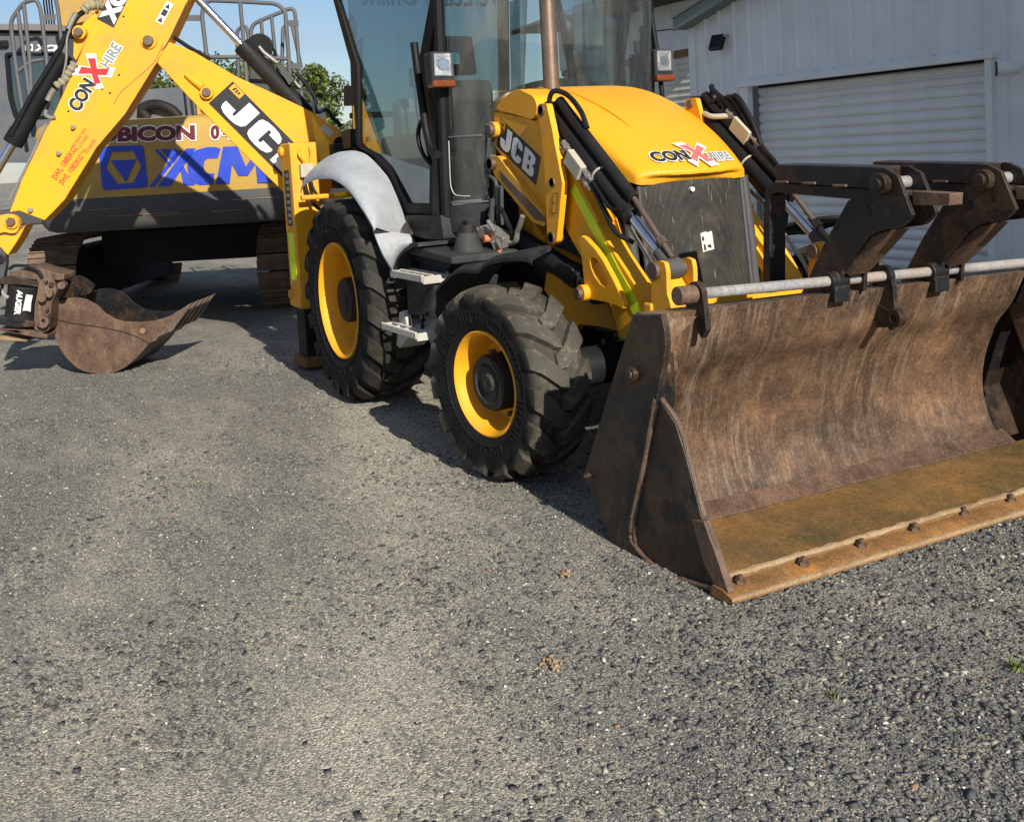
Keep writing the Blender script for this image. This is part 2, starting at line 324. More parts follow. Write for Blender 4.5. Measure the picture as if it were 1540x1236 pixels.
# --- decals: flat print laid on a quad of the surface it is printed on
def quadmap(quad, lift):
    """quad: TL, TR, BR, BL in 3D; maps (0..1, 0..1) with v up"""
    if callable(quad): return lambda u, v, h=0: Vector(quad(u, v, lift + h))
    TL, TR, BR, BL = [Vector(q) for q in quad]; n = (TR - TL).cross(BL - TL); n.normalize()
    if n.dot(Vector((6.9, -3.46, 1.57)) - TL) < 0: n = -n
    return lambda u, v, h=0: (TL * (1 - u) * v + TR * u * v + BR * u * (1 - v) + BL * (1 - u) * (1 - v)) + n * (lift + h)
def decal(name, polys, quad, mat, parent, lift=.002, th=.0008):
    """polys: list of outlines in the unit square, each (outline, holes...)"""
    f = quadmap(quad, lift); m = MB()
    for pl in polys:
        pl = pl if isinstance(pl[0][0], (tuple, list)) else [pl]
        lo = [[f(u, v) for u, v in l] for l in pl]; m.slab(lo[0], f(0, 0, th) - f(0, 0), lo[1:])
    return m.build(name, mat, parent)
def text(name, s, quad, mat, parent, lift=.002, bold=0.0, shear=0.0, space=1.0, th=.0008, box=None):
    """lettering stretched into a quad; box fixes the text extents so outlines stay aligned"""
    cu = bpy.data.curves.new('t', 'FONT'); cu.body = s; cu.offset = bold; cu.shear = shear; cu.space_character = space; cu.resolution_u = 3
    to = bpy.data.objects.new('t', cu); COL.objects.link(to); bpy.context.view_layer.update()
    me = bpy.data.meshes.new_from_object(to.evaluated_get(bpy.context.evaluated_depsgraph_get())); bpy.data.objects.remove(to)
    co = [v.co.copy() for v in me.vertices]
    if box is None:
        xs = [c.x for c in co]; ys = [c.y for c in co]; box = (min(xs), max(xs), min(ys), max(ys))
    f = quadmap(quad, lift); w, h = box[1] - box[0], box[3] - box[2]; m = MB()
    m.add([f((c.x - box[0]) / w, (c.y - box[2]) / h) for c in co], [tuple(p_.vertices) for p_ in me.polygons])
    bpy.data.meshes.remove(me); o = m.build(name, mat, parent); return o, box
def ell(c, rx, rz, n=24, a0=0): return [(c[0] + rx * math.cos(a0 + 2 * PI * i / n), c[1] + rz * math.sin(a0 + 2 * PI * i / n)) for i in range(n)]
simple('sleeve', (.30, .26, .17), .95, bmp=.6, bs=90)
paint('rust_roof', (.17, .16, .15), .6, dirt=(.22, .11, .06), dirtamt=.8, chipamt=.3)
simple('shade_black', (.010, .009, .008), .9)  # shade under the excavator put into the colour of its undercarriage

# ---------------------------------------------------------------- ground
def ground_mat():
    m, nt, b = _m('gravel_ground')
    big = noisef(nt, .55, 6, .6, (.55, 1.5, 1)); mid = noisef(nt, 3.4, 7, .7, (.6, 1.4, 1)); fine = noisef(nt, 60, 5, .8); vfine = noisef(nt, 210, 3, .7)
    t = nt.nodes.new('ShaderNodeTexCoord')
    def vor(s):
        v = nt.nodes.new('ShaderNodeTexVoronoi'); v.inputs['Scale'].default_value = s; nt.links.new(t.outputs['Object'], v.inputs['Vector']); return v
    v1, v2, v3 = vor(105), vor(165), vor(300)
    def cellv(v):
        q = nt.nodes.new('ShaderNodeSeparateColor'); nt.links.new(v.outputs['Color'], q.inputs[0]); return q.outputs[0]
    dn = mth(nt, 'ADD', mth(nt, 'MULTIPLY', big, .9), mth(nt, 'MULTIPLY', mid, .62))
    mr = nt.nodes.new('ShaderNodeMapRange'); mr.inputs[1].default_value = .66; mr.inputs[2].default_value = 1.12; nt.links.new(dn, mr.inputs[0])
    sx = nt.nodes.new('ShaderNodeSeparateXYZ'); nt.links.new(t.outputs['Object'], sx.inputs[0])
    m2 = nt.nodes.new('ShaderNodeMapRange'); m2.inputs[1].default_value = .7; m2.inputs[2].default_value = 2.8; m2.inputs[4].default_value = .46; nt.links.new(mth(nt, 'ADD', mth(nt, 'MULTIPLY', sx.outputs[0], .55), mth(nt, 'MULTIPLY', sx.outputs[1], .9)), m2.inputs[0])
    def track(off, amp):
        yc = mth(nt, 'ADD', mth(nt, 'ADD', sx.outputs[1], mth(nt, 'MULTIPLY', mth(nt, 'SUBTRACT', sx.outputs[0], 1.2), .40)), off)
        yc = mth(nt, 'ADD', yc, mth(nt, 'MULTIPLY', mth(nt, 'SUBTRACT', big, .5), 1.2)); g_ = mth(nt, 'MULTIPLY', yc, 2.0)
        return mth(nt, 'MULTIPLY', mth(nt, 'POWER', 2.718, mth(nt, 'MULTIPLY', mth(nt, 'MULTIPLY', g_, g_), -1.0)), amp)
    trk = mth(nt, 'ADD', track(1.30, .50), track(2.65, .12))
    dust = mth(nt, 'ADD', trk, mth(nt, 'SUBTRACT', mr.outputs[0], m2.outputs[0]))       # the coarse dark stone lies ahead of the bucket, the dusty wheel track left of it
    grain = [(.0, (.050, .050, .052)), (.25, (.125, .123, .120)), (.45, (.25, .237, .208)), (.62, (.40, .365, .285)), (.80, (.60, .53, .39)), (.97, (.78, .71, .56))]
    def layer(r): return ramp(nt, mth(nt, 'ADD', mth(nt, 'MULTIPLY', r, .78), mth(nt, 'ADD', mth(nt, 'MULTIPLY', dust, .40), mth(nt, 'MULTIPLY', mth(nt, 'SUBTRACT', fine, .62), .45))), grain)
    c = mixc(nt, ramp(nt, mid, [(.45, (0, 0, 0)), (.55, (1, 1, 1))]), layer(cellv(v1)), layer(cellv(v2)))
    c = mixc(nt, .25, c, layer(cellv(v3)))
    c = mixc(nt, ramp(nt, vfine, [(.34, (.75,) * 3), (.47, (0, 0, 0))]), c, (.035, .034, .032))
    c = mixc(nt, ramp(nt, vfine, [(.62, (0, 0, 0)), (.72, (.55,) * 3)]), c, (.46, .42, .33))
    nt.links.new(c, b.inputs['Base Color']); b.inputs['Roughness'].default_value = .9; b.inputs['Specular IOR Level'].default_value = .25
    h = mth(nt, 'ADD', mth(nt, 'MULTIPLY', v1.outputs['Distance'], -.8), mth(nt, 'ADD', mth(nt, 'MULTIPLY', v2.outputs['Distance'], -.4), mth(nt, 'ADD', mth(nt, 'MULTIPLY', fine, .9), mth(nt, 'MULTIPLY', vfine, .5))))
    bump(nt, h, .9, .010, b)
ground_mat()
gx = sorted(set([-400, -250, -150, -90, -60, -40, -25] + [round(-16 + .2 * i, 3) for i in range(121)] + [12, 20, 35, 60, 120, 250, 400]))
gy = sorted(set([-400, -250, -120, -60, -30, -15] + [round(-9 + .2 * i, 3) for i in range(91)] + [12, 20, 35, 60, 120, 250, 400]))
def gz(x, y):
    if not (-16 < x < 8.2 and -9 < y < 9): return -.012
    e = min(1, (x + 16) / 2, (8.2 - x) / 1.5, (y + 9) / 2, (9 - y) / 2)
    return -.012 + e * (.010 * noise.noise((x * .7, y * .7, 3)) + .007 * noise.noise((x * 2.3, y * 2.3, 9)))
gm = MB(); gm.grid([[(x, y, gz(x, y)) for y in gy] for x in gx])
g = gm.build('ground', 'gravel_ground', None, smooth=60); kind(g, 'structure')

# loose crushed stone lying on it: far too many to count, one piece of stuff
def gravel_mat():
    m, nt, b = _m('loose_stone'); a = nt.nodes.new('ShaderNodeVertexColor'); a.layer_name = 'Col'
    nt.links.new(mixc(nt, ramp(nt, noisef(nt, 90, 4, .7), [(.3, (.4,) * 3), (.6, (0, 0, 0))]), a.outputs[0], (.16, .14, .105)), b.inputs['Base Color'])
    b.inputs['Roughness'].default_value = .8; b.inputs['Specular IOR Level'].default_value = .3
gravel_mat()
def make_gravel(N, name, cube, smin, smax, xr, yr, seed, dens, tone=1.0):
    r = np.random.default_rng(seed)
    x = r.uniform(*xr, N * 4); y = r.uniform(*yr, N * 4)
    keep = r.uniform(0, 1, N * 4) < dens(x, y); x, y = x[keep][:N], y[keep][:N]; N = len(x)
    s = smin * (smax / smin) ** (r.uniform(0, 1, N) ** 2.4)
    if cube:
        base = np.array([(a, b, c) for c in (-.6, .6) for b in (-1, 1) for a in (-1, 1)], float) * .78
        F = np.array([(0, 2, 3), (0, 3, 1), (4, 5, 7), (4, 7, 6), (0, 1, 5), (0, 5, 4), (2, 6, 7), (2, 7, 3), (0, 4, 6), (0, 6, 2), (1, 3, 7), (1, 7, 5)])
    else:
        base = np.array([(1, 0, 0), (0, 1, 0), (-1, 0, 0), (0, -1, 0), (0, 0, .8), (0, 0, -.8)], float)
        F = np.array([(0, 1, 4), (1, 2, 4), (2, 3, 4), (3, 0, 4), (1, 0, 5), (2, 1, 5), (3, 2, 5), (0, 3, 5)])
    k = len(base); V = base[None] * (1 + r.uniform(-.5, .5, (N, k, 3))) * np.stack([r.uniform(.7, 1.4, N), r.uniform(.55, 1.0, N), r.uniform(.35, .8, N)], 1)[:, None]
    a = r.uniform(0, 2 * PI, N); ti = r.normal(0, .35, N); ca, sa, ct, st = np.cos(a), np.sin(a), np.cos(ti), np.sin(ti)
    X = V[..., 0] * ct[:, None] + V[..., 2] * st[:, None]; Zz = -V[..., 0] * st[:, None] + V[..., 2] * ct[:, None]; Y = V[..., 1]
    W = np.stack([X * ca[:, None] - Y * sa[:, None], X * sa[:, None] + Y * ca[:, None], Zz], -1) * s[:, None, None]
    zz = np.array([gz(float(p), float(q)) for p, q in zip(x, y)]) + s * .22
    W += np.stack([x, y, zz], 1)[:, None]
    me = bpy.data.meshes.new(name); me.vertices.add(N * k); me.vertices.foreach_set('co', W.reshape(-1))
    T = (F[None] + (np.arange(N) * k)[:, None, None]).reshape(-1, 3); nf = len(T)
    me.loops.add(nf * 3); me.loops.foreach_set('vertex_index', T.reshape(-1).astype(np.int32))
    me.polygons.add(nf); me.polygons.foreach_set('loop_start', np.arange(nf, dtype=np.int32) * 3); me.polygons.foreach_set('loop_total', np.full(nf, 3, np.int32))
    me.update(calc_edges=True)
    u = r.uniform(0, 1, N)
    pal = np.array([(.080, .084, .092), (.125, .129, .136), (.18, .18, .178), (.26, .246, .21), (.42, .375, .29), (.72, .69, .61)])
    idx = np.digitize(u, [.22, .50, .72, .87, .975]); c = pal[idx] * r.uniform(.75, 1.25, (N, 1)) * tone
    red = r.uniform(0, 1, N) < .006; c[red] = (.30, .17, .10)
    ca_ = me.color_attributes.new('Col', 'FLOAT_COLOR', 'POINT'); ca_.data.foreach_set('color', np.repeat(np.concatenate([c, np.ones((N, 1))], 1), k, 0).reshape(-1).astype(np.float32))
    return me
def nz2(x, y, f, s): return np.array([noise.noise((a * f, b * f, s)) for a, b in zip(x, y)])
def dens_small(x, y):
    d = np.hypot(x - 6.9, y + 3.46); w = np.clip(3.2 / d, .05, 1) ** 1.5
    yc = y + .40 * (x - 1.2); tr = np.exp(-((yc + 1.22) * 2.0) ** 2) + .8 * np.exp(-((yc + 2.65) * 2.0) ** 2)
    return w * np.clip(.55 + 1.1 * nz2(x, y, .8, 1.0), .12, 1) * (1 - .6 * np.clip(tr, 0, 1))
def dens_big(x, y):
    d = np.hypot(x - 6.9, y + 3.46); w = np.clip(3.6 / d, .05, 1) ** 1.2
    right = 1 / (1 + np.exp(-(x * .55 + y * .9 - 1.2) * 1.6))
    return w * np.clip(.08 + 1.0 * right + .6 * nz2(x, y, 1.1, 5.0), .04, 1)
me = make_gravel(150000, 'loose_gravel', False, .0022, .0072, (-2.5, 6.2), (-3.7, 1.2), 3, dens_small, 1.1)
g1 = kind(obj('loose_gravel', me, 'loose_stone'), 'stuff'); tag(g1, 'fine grey crushed gravel strewn over the whole yard', 'gravel')
me = make_gravel(66000, 'coarse_gravel', True, .0036, .0125, (-2.5, 6.2), (-3.6, 1.6), 4, dens_big, .70)
g2 = kind(obj('coarse_gravel', me, 'loose_stone'), 'stuff'); tag(g2, 'coarse dark crushed stones lying loose in front of the loader bucket', 'gravel')

# grass tufts growing through the gravel
def blade_mat(name, a, b_):
    m, nt, b = _m(name); nt.links.new(ramp(nt, noisef(nt, 14, 3), [(.3, a), (.7, b_)]), b.inputs['Base Color']); b.inputs['Roughness'].default_value = .7
blade_mat('grass', (.07, .11, .02), (.20, .22, .06))
def tuft(c, n, h, label):
    m = MB()
    for i in range(n):
        a = random.uniform(0, 2 * PI); r = random.uniform(0, h * .9); p0 = Vector((c[0] + r * math.cos(a), c[1] + r * math.sin(a), -.01)); hh = h * random.uniform(.4, 1)
        t = Vector((random.uniform(-.7, .7), random.uniform(-.7, .7), 1)) * hh; sd = Vector((-math.sin(a), math.cos(a), 0)) * .0022
        m.add([p0 - sd, p0 + sd, p0 + t * .6 + sd * .6, p0 + t * .6 - sd * .6, p0 + t + Vector((math.cos(a), math.sin(a), 0)) * hh * .3], [(0, 1, 2, 3), (3, 2, 4)])
    tag(m.build('grass_tuft', 'grass', None, fix=False), label, 'grass', 'grass tufts in the gravel')
tuft([(4.809,-.8,0)][0], 70, .035, 'small green grass tuft at the right edge of the gravel')
tuft([(4.64,-1.337,0)][0], 30, .022, 'tiny sparse grass tuft in the gravel ahead of the bucket')
# crumbs of orange soil
def clod(c, n, rad, label):
    m = MB()
    for i in range(n):
        a = random.uniform(0, 2 * PI); r = rad * math.sqrt(random.random()); s = random.uniform(.003, .009)
        m.box((c[0] + r * math.cos(a) * 1.5, c[1] + r * math.sin(a), random.uniform(-.004, .006)), (s * 1.5, s, s), Matrix.Rotation(random.uniform(0, 3), 3, 'Z') @ Matrix.Rotation(random.uniform(-.6, .6), 3, 'X'))
    tag(m.build('soil_clod', 'orange_soil'), label, 'soil', 'soil crumbs dropped on the gravel')
blade_mat('orange_soil', (.24, .16, .09), (.36, .25, .15))
clod([(4.029,-1.904,0)][0], 34, .032, 'crumbled orange soil on the open gravel below the bucket corner')
clod([(3.433,-1.501,0)][0], 22, .022, 'few orange soil crumbs left of the bucket corner')

# ---------------------------------------------------------------- steel shed on the right
YS = 6.0
shed = thing('metal_shed', 'grey corrugated metal shed with a wide roller door behind the bucket', 'shed', (-.6, YS, 0))
def roofz(x): return 3.12 + (x + 5.46) * .235
X0, X1 = -5.52, 9.0; DX0, DX1, DZ = -4.33, -.735, 2.19
apex = 1.8
def top(x): return roofz(min(x, 2 * apex - x)) if x > apex else roofz(x)
w = MB()
w.slab([(X0, YS, -.2), (DX0, YS, -.2), (DX0, YS, DZ), (DX1, YS, DZ), (DX1, YS, -.2), (X1, YS, -.2), (X1, YS, top(X1)), (apex, YS, top(apex)), (X0, YS, top(X0))], (0, .04, 0))
w.slab([(X0, YS + .04, -.2), (X0, YS + .04, top(X0)), (X0, YS + 9, top(X0)), (X0, YS + 9, -.2)], (.04, 0, 0))
w.build('wall', 'shed_grey', shed)
x = -5.2 + .02
ribxs = [-4.592 - .293 * k for k in (2, 1)] + [-4.592 + .2915 * k for k in range(0, 44)]
for rx in ribxs:
    z0 = 2.30 if DX0 - .15 < rx < DX1 + .1 else -.15
    r = MB(); zt = top(rx) - .01
    r.slab([(rx - .026, YS, z0), (rx - .010, YS - .030, z0), (rx + .010, YS - .030, z0), (rx + .026, YS, z0)], (0, 0, zt - z0)); r.build('wall_rib', 'rib_gloss', shed)
m = MB(); m.box((X0 + .04, YS - .012, 1.45), (.14, .028, 3.25)); m.build('corner_trim', 'shed_grey', shed, bevel=.006)
for a, b_ in ((DX0 - .15, DX0), (DX1, DX1 + .085)):
    m = MB(); m.box(((a + b_) / 2, YS - .02, 1.0), (b_ - a, .05, 2.38)); m.build('door_jamb', 'shed_grey', shed, bevel=.006)
m = MB(); m.box(((DX0 + DX1) / 2 - .03, YS - .035, 2.222), (DX1 - DX0 + .30, .08, .068)); m.build('lintel', 'shed_grey', shed, bevel=.006)
m = MB(); m.box(((DX0 + DX1) / 2, YS + .14, 2.25), (DX1 - DX0 - .01, .01, .16)); m.build('door_housing', 'dark_void', shed)
# roller door: each curved slat a piece
door = MB(); door.box(((DX0 + DX1) / 2, YS + .165, 1.0), (DX1 - DX0, .01, 2.4)); door = door.build('roller_door', 'door_grey', shed)
prof = [(-.012, 0), (.010, .006), (.020, .022), (.024, .045), (.024, .068), (.018, .086), (.004, .094), (-.022, .098), (-.026, .108), (-.014, .1168)]
sm = MB(); sm.grid([[(xx, -d, z) for d, z in prof] for xx in (DX0 + .005, DX1 - .005)], (0, .01, 0))
sme = None
for k in range(20):
    z = 2.135 - .1172 * k - .06
    if sme is None: so_ = sm.build('door_slat', 'door_grey', door, smooth=50, loc=(0, YS + .155, z)); sme = so_.data
    else: so_ = obj('door_slat', sme, None, door, loc=(0, YS + .155, z))
# gable barge capping
m = MB(); dz = .06
bz = lambda x: top(x) + .0
for (dy0, dy1, z0, z1) in ((-.24, -.20, -.06, .10), (-.27, -.20, .10, .17)):
    m.slab([(X0 - .06, YS + dy0, bz(X0) + z0), (apex, YS + dy0, bz(apex) + z0), (apex, YS + dy0, bz(apex) + z1), (X0 - .06, YS + dy0, bz(X0) + z1)], (0, dy1 - dy0, 0))
m.slab([(X0 - .05, YS - .2, bz(X0) - .05), (apex, YS - .2, bz(apex) - .05), (apex, YS - .2, bz(apex) + .0), (X0 - .05, YS - .2, bz(X0))], (0, .22, 0))
m.build('barge_capping', 'gutter_green', shed)
m = MB(); m.slab([(X0 - .08, YS - .25, bz(X0) + .15), (apex, YS - .25, bz(apex) + .15), (apex, YS + 9, bz(apex) + .15), (X0 - .08, YS + 9, bz(X0) + .15)], (0, 0, .03))
m.slab([(X1 + .1, YS - .25, top(X1) + .15), (apex, YS - .25, bz(apex) + .152), (apex, YS + 9, bz(apex) + .152), (X1 + .1, YS + 9, top(X1) + .15)], (0, 0, .03)); m.build('roof', 'gutter_green', shed)
# flood light and camera on its wall
fl = thing('flood_light', 'small black flood light tilted on the shed wall above the roller door', 'light', (-4.79, YS - .1, 2.72))
rot = Matrix.Rotation(.35, 3, 'Z') @ Matrix.Rotation(-.5, 3, 'X')
m = MB(); m.box((-4.79, YS - .13, 2.80), (.20, .07, .22), rot); m.build('housing', 'black_paint', fl, bevel=.02)
m = MB(); m.box((-4.765, YS - .165, 2.785), (.15, .01, .16), rot); m.build('lens', 'mirror_black', fl, bevel=.004)
m = MB(); m.box((-4.72, YS - .045, 2.88), (.05, .09, .03)); m.build('bracket', 'beige_metal', fl)
cmr = thing('security_camera', 'white bullet security camera beside the roller door', 'camera', (-.3, YS - .1, 2.0))
m = MB(); m.cyl((-.385, YS - .30, 2.065), (-.235, YS - .15, 2.065), .075, .062, 28); m.build('housing', 'white_plastic', cmr, smooth=40, bevel=.008)
m = MB(); m.cyl((-.394, YS - .309, 2.065), (-.385, YS - .30, 2.065), .072, .075, 28); cf = m.build('face', 'mirror_black', cmr, smooth=40, bevel=.003)
m = MB(); m.cyl((-.399, YS - .314, 2.065), (-.394, YS - .309, 2.065), .025, .025, 16); m.build('lens', 'glass_lamp', cf, smooth=40)
m = MB(); m.tube(smoothpath([(-.25, YS - .17, 2.065), (-.20, YS - .10, 2.065), (-.20, YS - .03, 2.065)]), .018, 10); m.cyl((-.20, YS - .045, 2.065), (-.20, YS, 2.065), .04, .05, 20); m.build('wall_mount', 'white_plastic', cmr, smooth=40)

# unseen wing added just right of the view to shade the shed wall
blocker = thing('shade_blocker', 'unseen tall grey wing standing forward of the shed, right of the view', 'building', (3.4, 5.3, 0))
m = MB(); m.box((3.4, 8.4, 3.7), (4.2, 6.2, 7.6)); m.build('wall', 'shed_grey', blocker)
wr = None
for k in range(15):
    if wr is None: m = MB(); m.box((0, 0, 0), (.05, .03, 7.4)); wr = m.build('wall_rib', 'shed_grey', blocker, loc=(1.4 + .29 * k, 5.29, 3.75)).data
    else: obj('wall_rib', wr, None, blocker, loc=(1.4 + .29 * k, 5.29, 3.75))
m = MB(); m.box((3.4, 8.4, 7.56), (4.5, 6.5, .14)); m.build('roof', 'gutter_green', blocker, bevel=.02)

# ---------------------------------------------------------------- weatherboard building behind the shed
YH = 9.0
hs = thing('weatherboard_house', 'pale building with beige weatherboards and dark eaves behind the grey shed', 'building', (-10.5, YH, 0))
m = MB(); m.box((-10.8, YH + .1, 1.5), (6.4, .18, 3.4)); m.build('wall', 'board_beige', hs)
m = MB(); m.box((-10.8, YH - .03, 3.65), (6.4, .10, .92)); m.build('fascia_panel', 'wall_white', hs)
m = MB(); m.box((-10.8, YH - .015, 3.13), (6.4, .06, .13)); m.build('timber_beam', 'timber', hs)
bm_ = None
for k in range(24):
    z = 3.0 - .118 * k
    if bm_ is None:
        m = MB(); m.slab([(-14, 0, 0), (-14, -.028, .0), (-14, -.006, .118), (-14, 0, .118)], (6.4, 0, 0)); bo = m.build('weatherboard', 'board_beige', hs, loc=(0, YH + .01, z - .06)); bm_ = bo.data
    else: obj('weatherboard', bm_, None, hs, loc=(0, YH + .01, z - .06))
m = MB(); m.slab([(-14.6, YH - .9, 4.02), (-7.0, YH - .9, 4.02), (-7.0, YH + 3, 5.3), (-14.6, YH + 3, 5.3)], (0, 0, .10)); m.build('roof', 'roof_dark', hs)
m = MB(); m.box((-10.8, YH - .4, 4.07), (7.4, 1.0, .05)); m.build('eaves', 'roof_dark', hs)
m = MB(); m.tube([[(-10.946,8.9,3.686)][0], [(-10.473,8.9,3.612)][0], [(-9.717,8.9,3.574)][0], [(-9.425,8.9,3.59)][0]], .008, 6); m.build('wall_cable', 'hose', hs)

# ---------------------------------------------------------------- trees behind the yard
def leaf_mat(name, a, b_, c_):
    m, nt, b = _m(name); at_ = nt.nodes.new('ShaderNodeVertexColor'); at_.layer_name = 'Col'; s = nt.nodes.new('ShaderNodeSeparateColor'); nt.links.new(at_.outputs[0], s.inputs[0])
    nt.links.new(ramp(nt, s.outputs[0], [(.05, a), (.55, b_), (.95, c_)]), b.inputs['Base Color']); b.inputs['Roughness'].default_value = .65
    b.inputs['Specular IOR Level'].default_value = .3
    if 'Transmission Weight' in b.inputs: pass
leaf_mat('leaf_green', (.030, .045, .012), (.075, .105, .022), (.16, .19, .045))
leaf_mat('leaf_grey', (.06, .075, .045), (.11, .13, .075), (.20, .21, .12))
simple('bark', (.09, .07, .05), .9, bmp=.5)
def tree(name, label, base, h, rad, nl, mat, seed, group='trees behind the yard', low=.25, leaf=.085):
    r = np.random.default_rng(seed); t = thing(name, label, 'tree', base, group)
    m = MB(); bx, by, bz_ = base; hz = h * .62
    m.tube(smoothpath([(bx, by, bz_ - .2), (bx + .05, by, bz_ + hz * .5), (bx + .02, by + .06, bz_ + hz)]), [.13 - .10 * i / 12 for i in range(13)], 8)
    m.build('trunk', 'bark', t, smooth=40)
    lm = MB(); clumps = []
    for i in range(26):
        a = r.uniform(0, 2 * PI); zt = r.uniform(low, .95); rr = rad * math.sqrt(r.uniform(.05, 1)) * math.sin(PI * min(.93, max(.16, (zt - low * .6) / (1.05 - low * .6)))) ** .6
        clumps.append((bx + rr * math.cos(a), by + rr * math.sin(a), bz_ + h * zt, rad * r.uniform(.22, .42)))
    for k, c in enumerate(clumps[:9]):
        lm.tube(smoothpath([(bx, by, bz_ + hz * r.uniform(.35, .8)), ((bx + c[0]) / 2, (by + c[1]) / 2, (bz_ + hz * .7 + c[2]) / 2), c[:3]], 3), .025, 5)
    lm.build('limbs', 'bark', t)
    ci = r.integers(0, len(clumps), nl); C = np.array(clumps)[ci]; d = r.normal(0, 1, (nl, 3)); d /= np.linalg.norm(d, axis=1)[:, None]
    P_ = C[:, :3] + d * (C[:, 3] * r.uniform(.15, 1, nl) ** .55)[:, None] * np.array([1, 1, .8])
    n = r.normal(0, 1, (nl, 3)); n /= np.linalg.norm(n, axis=1)[:, None]; u = np.cross(n, r.normal(0, 1, (nl, 3))); u /= np.linalg.norm(u, axis=1)[:, None]; v = np.cross(n, u)
    s = leaf * r.uniform(.5, 1.2, nl)[:, None]; V = np.stack([P_ - u * s, P_ + v * s * .45, P_ + u * s, P_ - v * s * .45], 1)
    me = bpy.data.meshes.new('crown'); me.vertices.add(nl * 4); me.vertices.foreach_set('co', V.reshape(-1))
    me.loops.add(nl * 4); me.loops.foreach_set('vertex_index', np.arange(nl * 4, dtype=np.int32)); me.polygons.add(nl)
    me.polygons.foreach_set('loop_start', np.arange(nl, dtype=np.int32) * 4); me.polygons.foreach_set('loop_total', np.full(nl, 4, np.int32)); me.update(calc_edges=True)
    c = np.clip(r.uniform(0, 1, nl) * .7 + (ci % 5) * .07, 0, 1); ca_ = me.color_attributes.new('Col', 'FLOAT_COLOR', 'POINT')
    ca_.data.foreach_set('color', np.repeat(np.stack([c, c, c, np.ones(nl)], 1), 4, 0).reshape(-1).astype(np.float32)); obj('crown', me, mat, t)
    return t
tree('leafy_tree', 'round green tree beyond the handrail beside the cab', (-22, 5.35, 0), 4.1, 1.55, 15000, 'leaf_green', 1)
tree('leafy_tree', 'low dark green tree seen through the excavator handrail', (-27, 3.6, 0), 5.0, 2.1, 13000, 'leaf_green', 2)
tree('leafy_tree', 'small green tree top peeking over the middle of the boom', (-27, 6.0, 0), 4.9, 1.7, 11000, 'leaf_green', 3)
tree('olive_tree', 'thin grey green sapling next to the cab rear post', (-20, 6.35, 0), 2.6, .7, 2600, 'leaf_grey', 4, low=.15, leaf=.07)
tree('leafy_tree', 'green tree low behind the dipper arm at the left edge', (-19, -4.6, 0), 2.4, 1.8, 9000, 'leaf_green', 5, low=.05)
tree('leafy_tree', 'dark tree seen between the dipper and the boom', (-30, 1.6, 0), 4.2, 2.2, 9000, 'leaf_green', 6)
for k, (x, y, h) in enumerate(((-9, -17, 3.6), (-13, -21, 4.4), (-6, -22, 4.0))):  # unseen trees, added to give the door glass something to reflect
    tree('leafy_tree', 'unseen green tree added left of the yard for glass reflections, %s' % ('nearest the digging bucket', 'tallest of its row', 'farthest to the front')[k], (x, y, 0), h, 2.3, 5000, 'leaf_green', 20 + k, low=.1, leaf=.13)
for k, y in enumerate((-11.5, -9.2, -7.0, -5.0)):
    tree('hedge_shrub', ('green hedge shrub at the far left edge behind the dipper', 'second hedge shrub from the left edge, behind the bucket ram', 'third hedge shrub from the left edge, behind the dipper foot', 'hedge shrub nearest the excavator tracks')[k], (-27 + .7 * k, y, 0), 1.9 + .25 * (k % 2), 1.5, 3500, 'leaf_green', 40 + k, group='hedge shrubs along the far yard edge', low=.05, leaf=.12)

# ================================================================ backhoe loader
BL = thing('backhoe_loader', 'yellow backhoe loader with a rusty front bucket parked on the gravel', 'backhoe loader', (1.1, 0, 0))

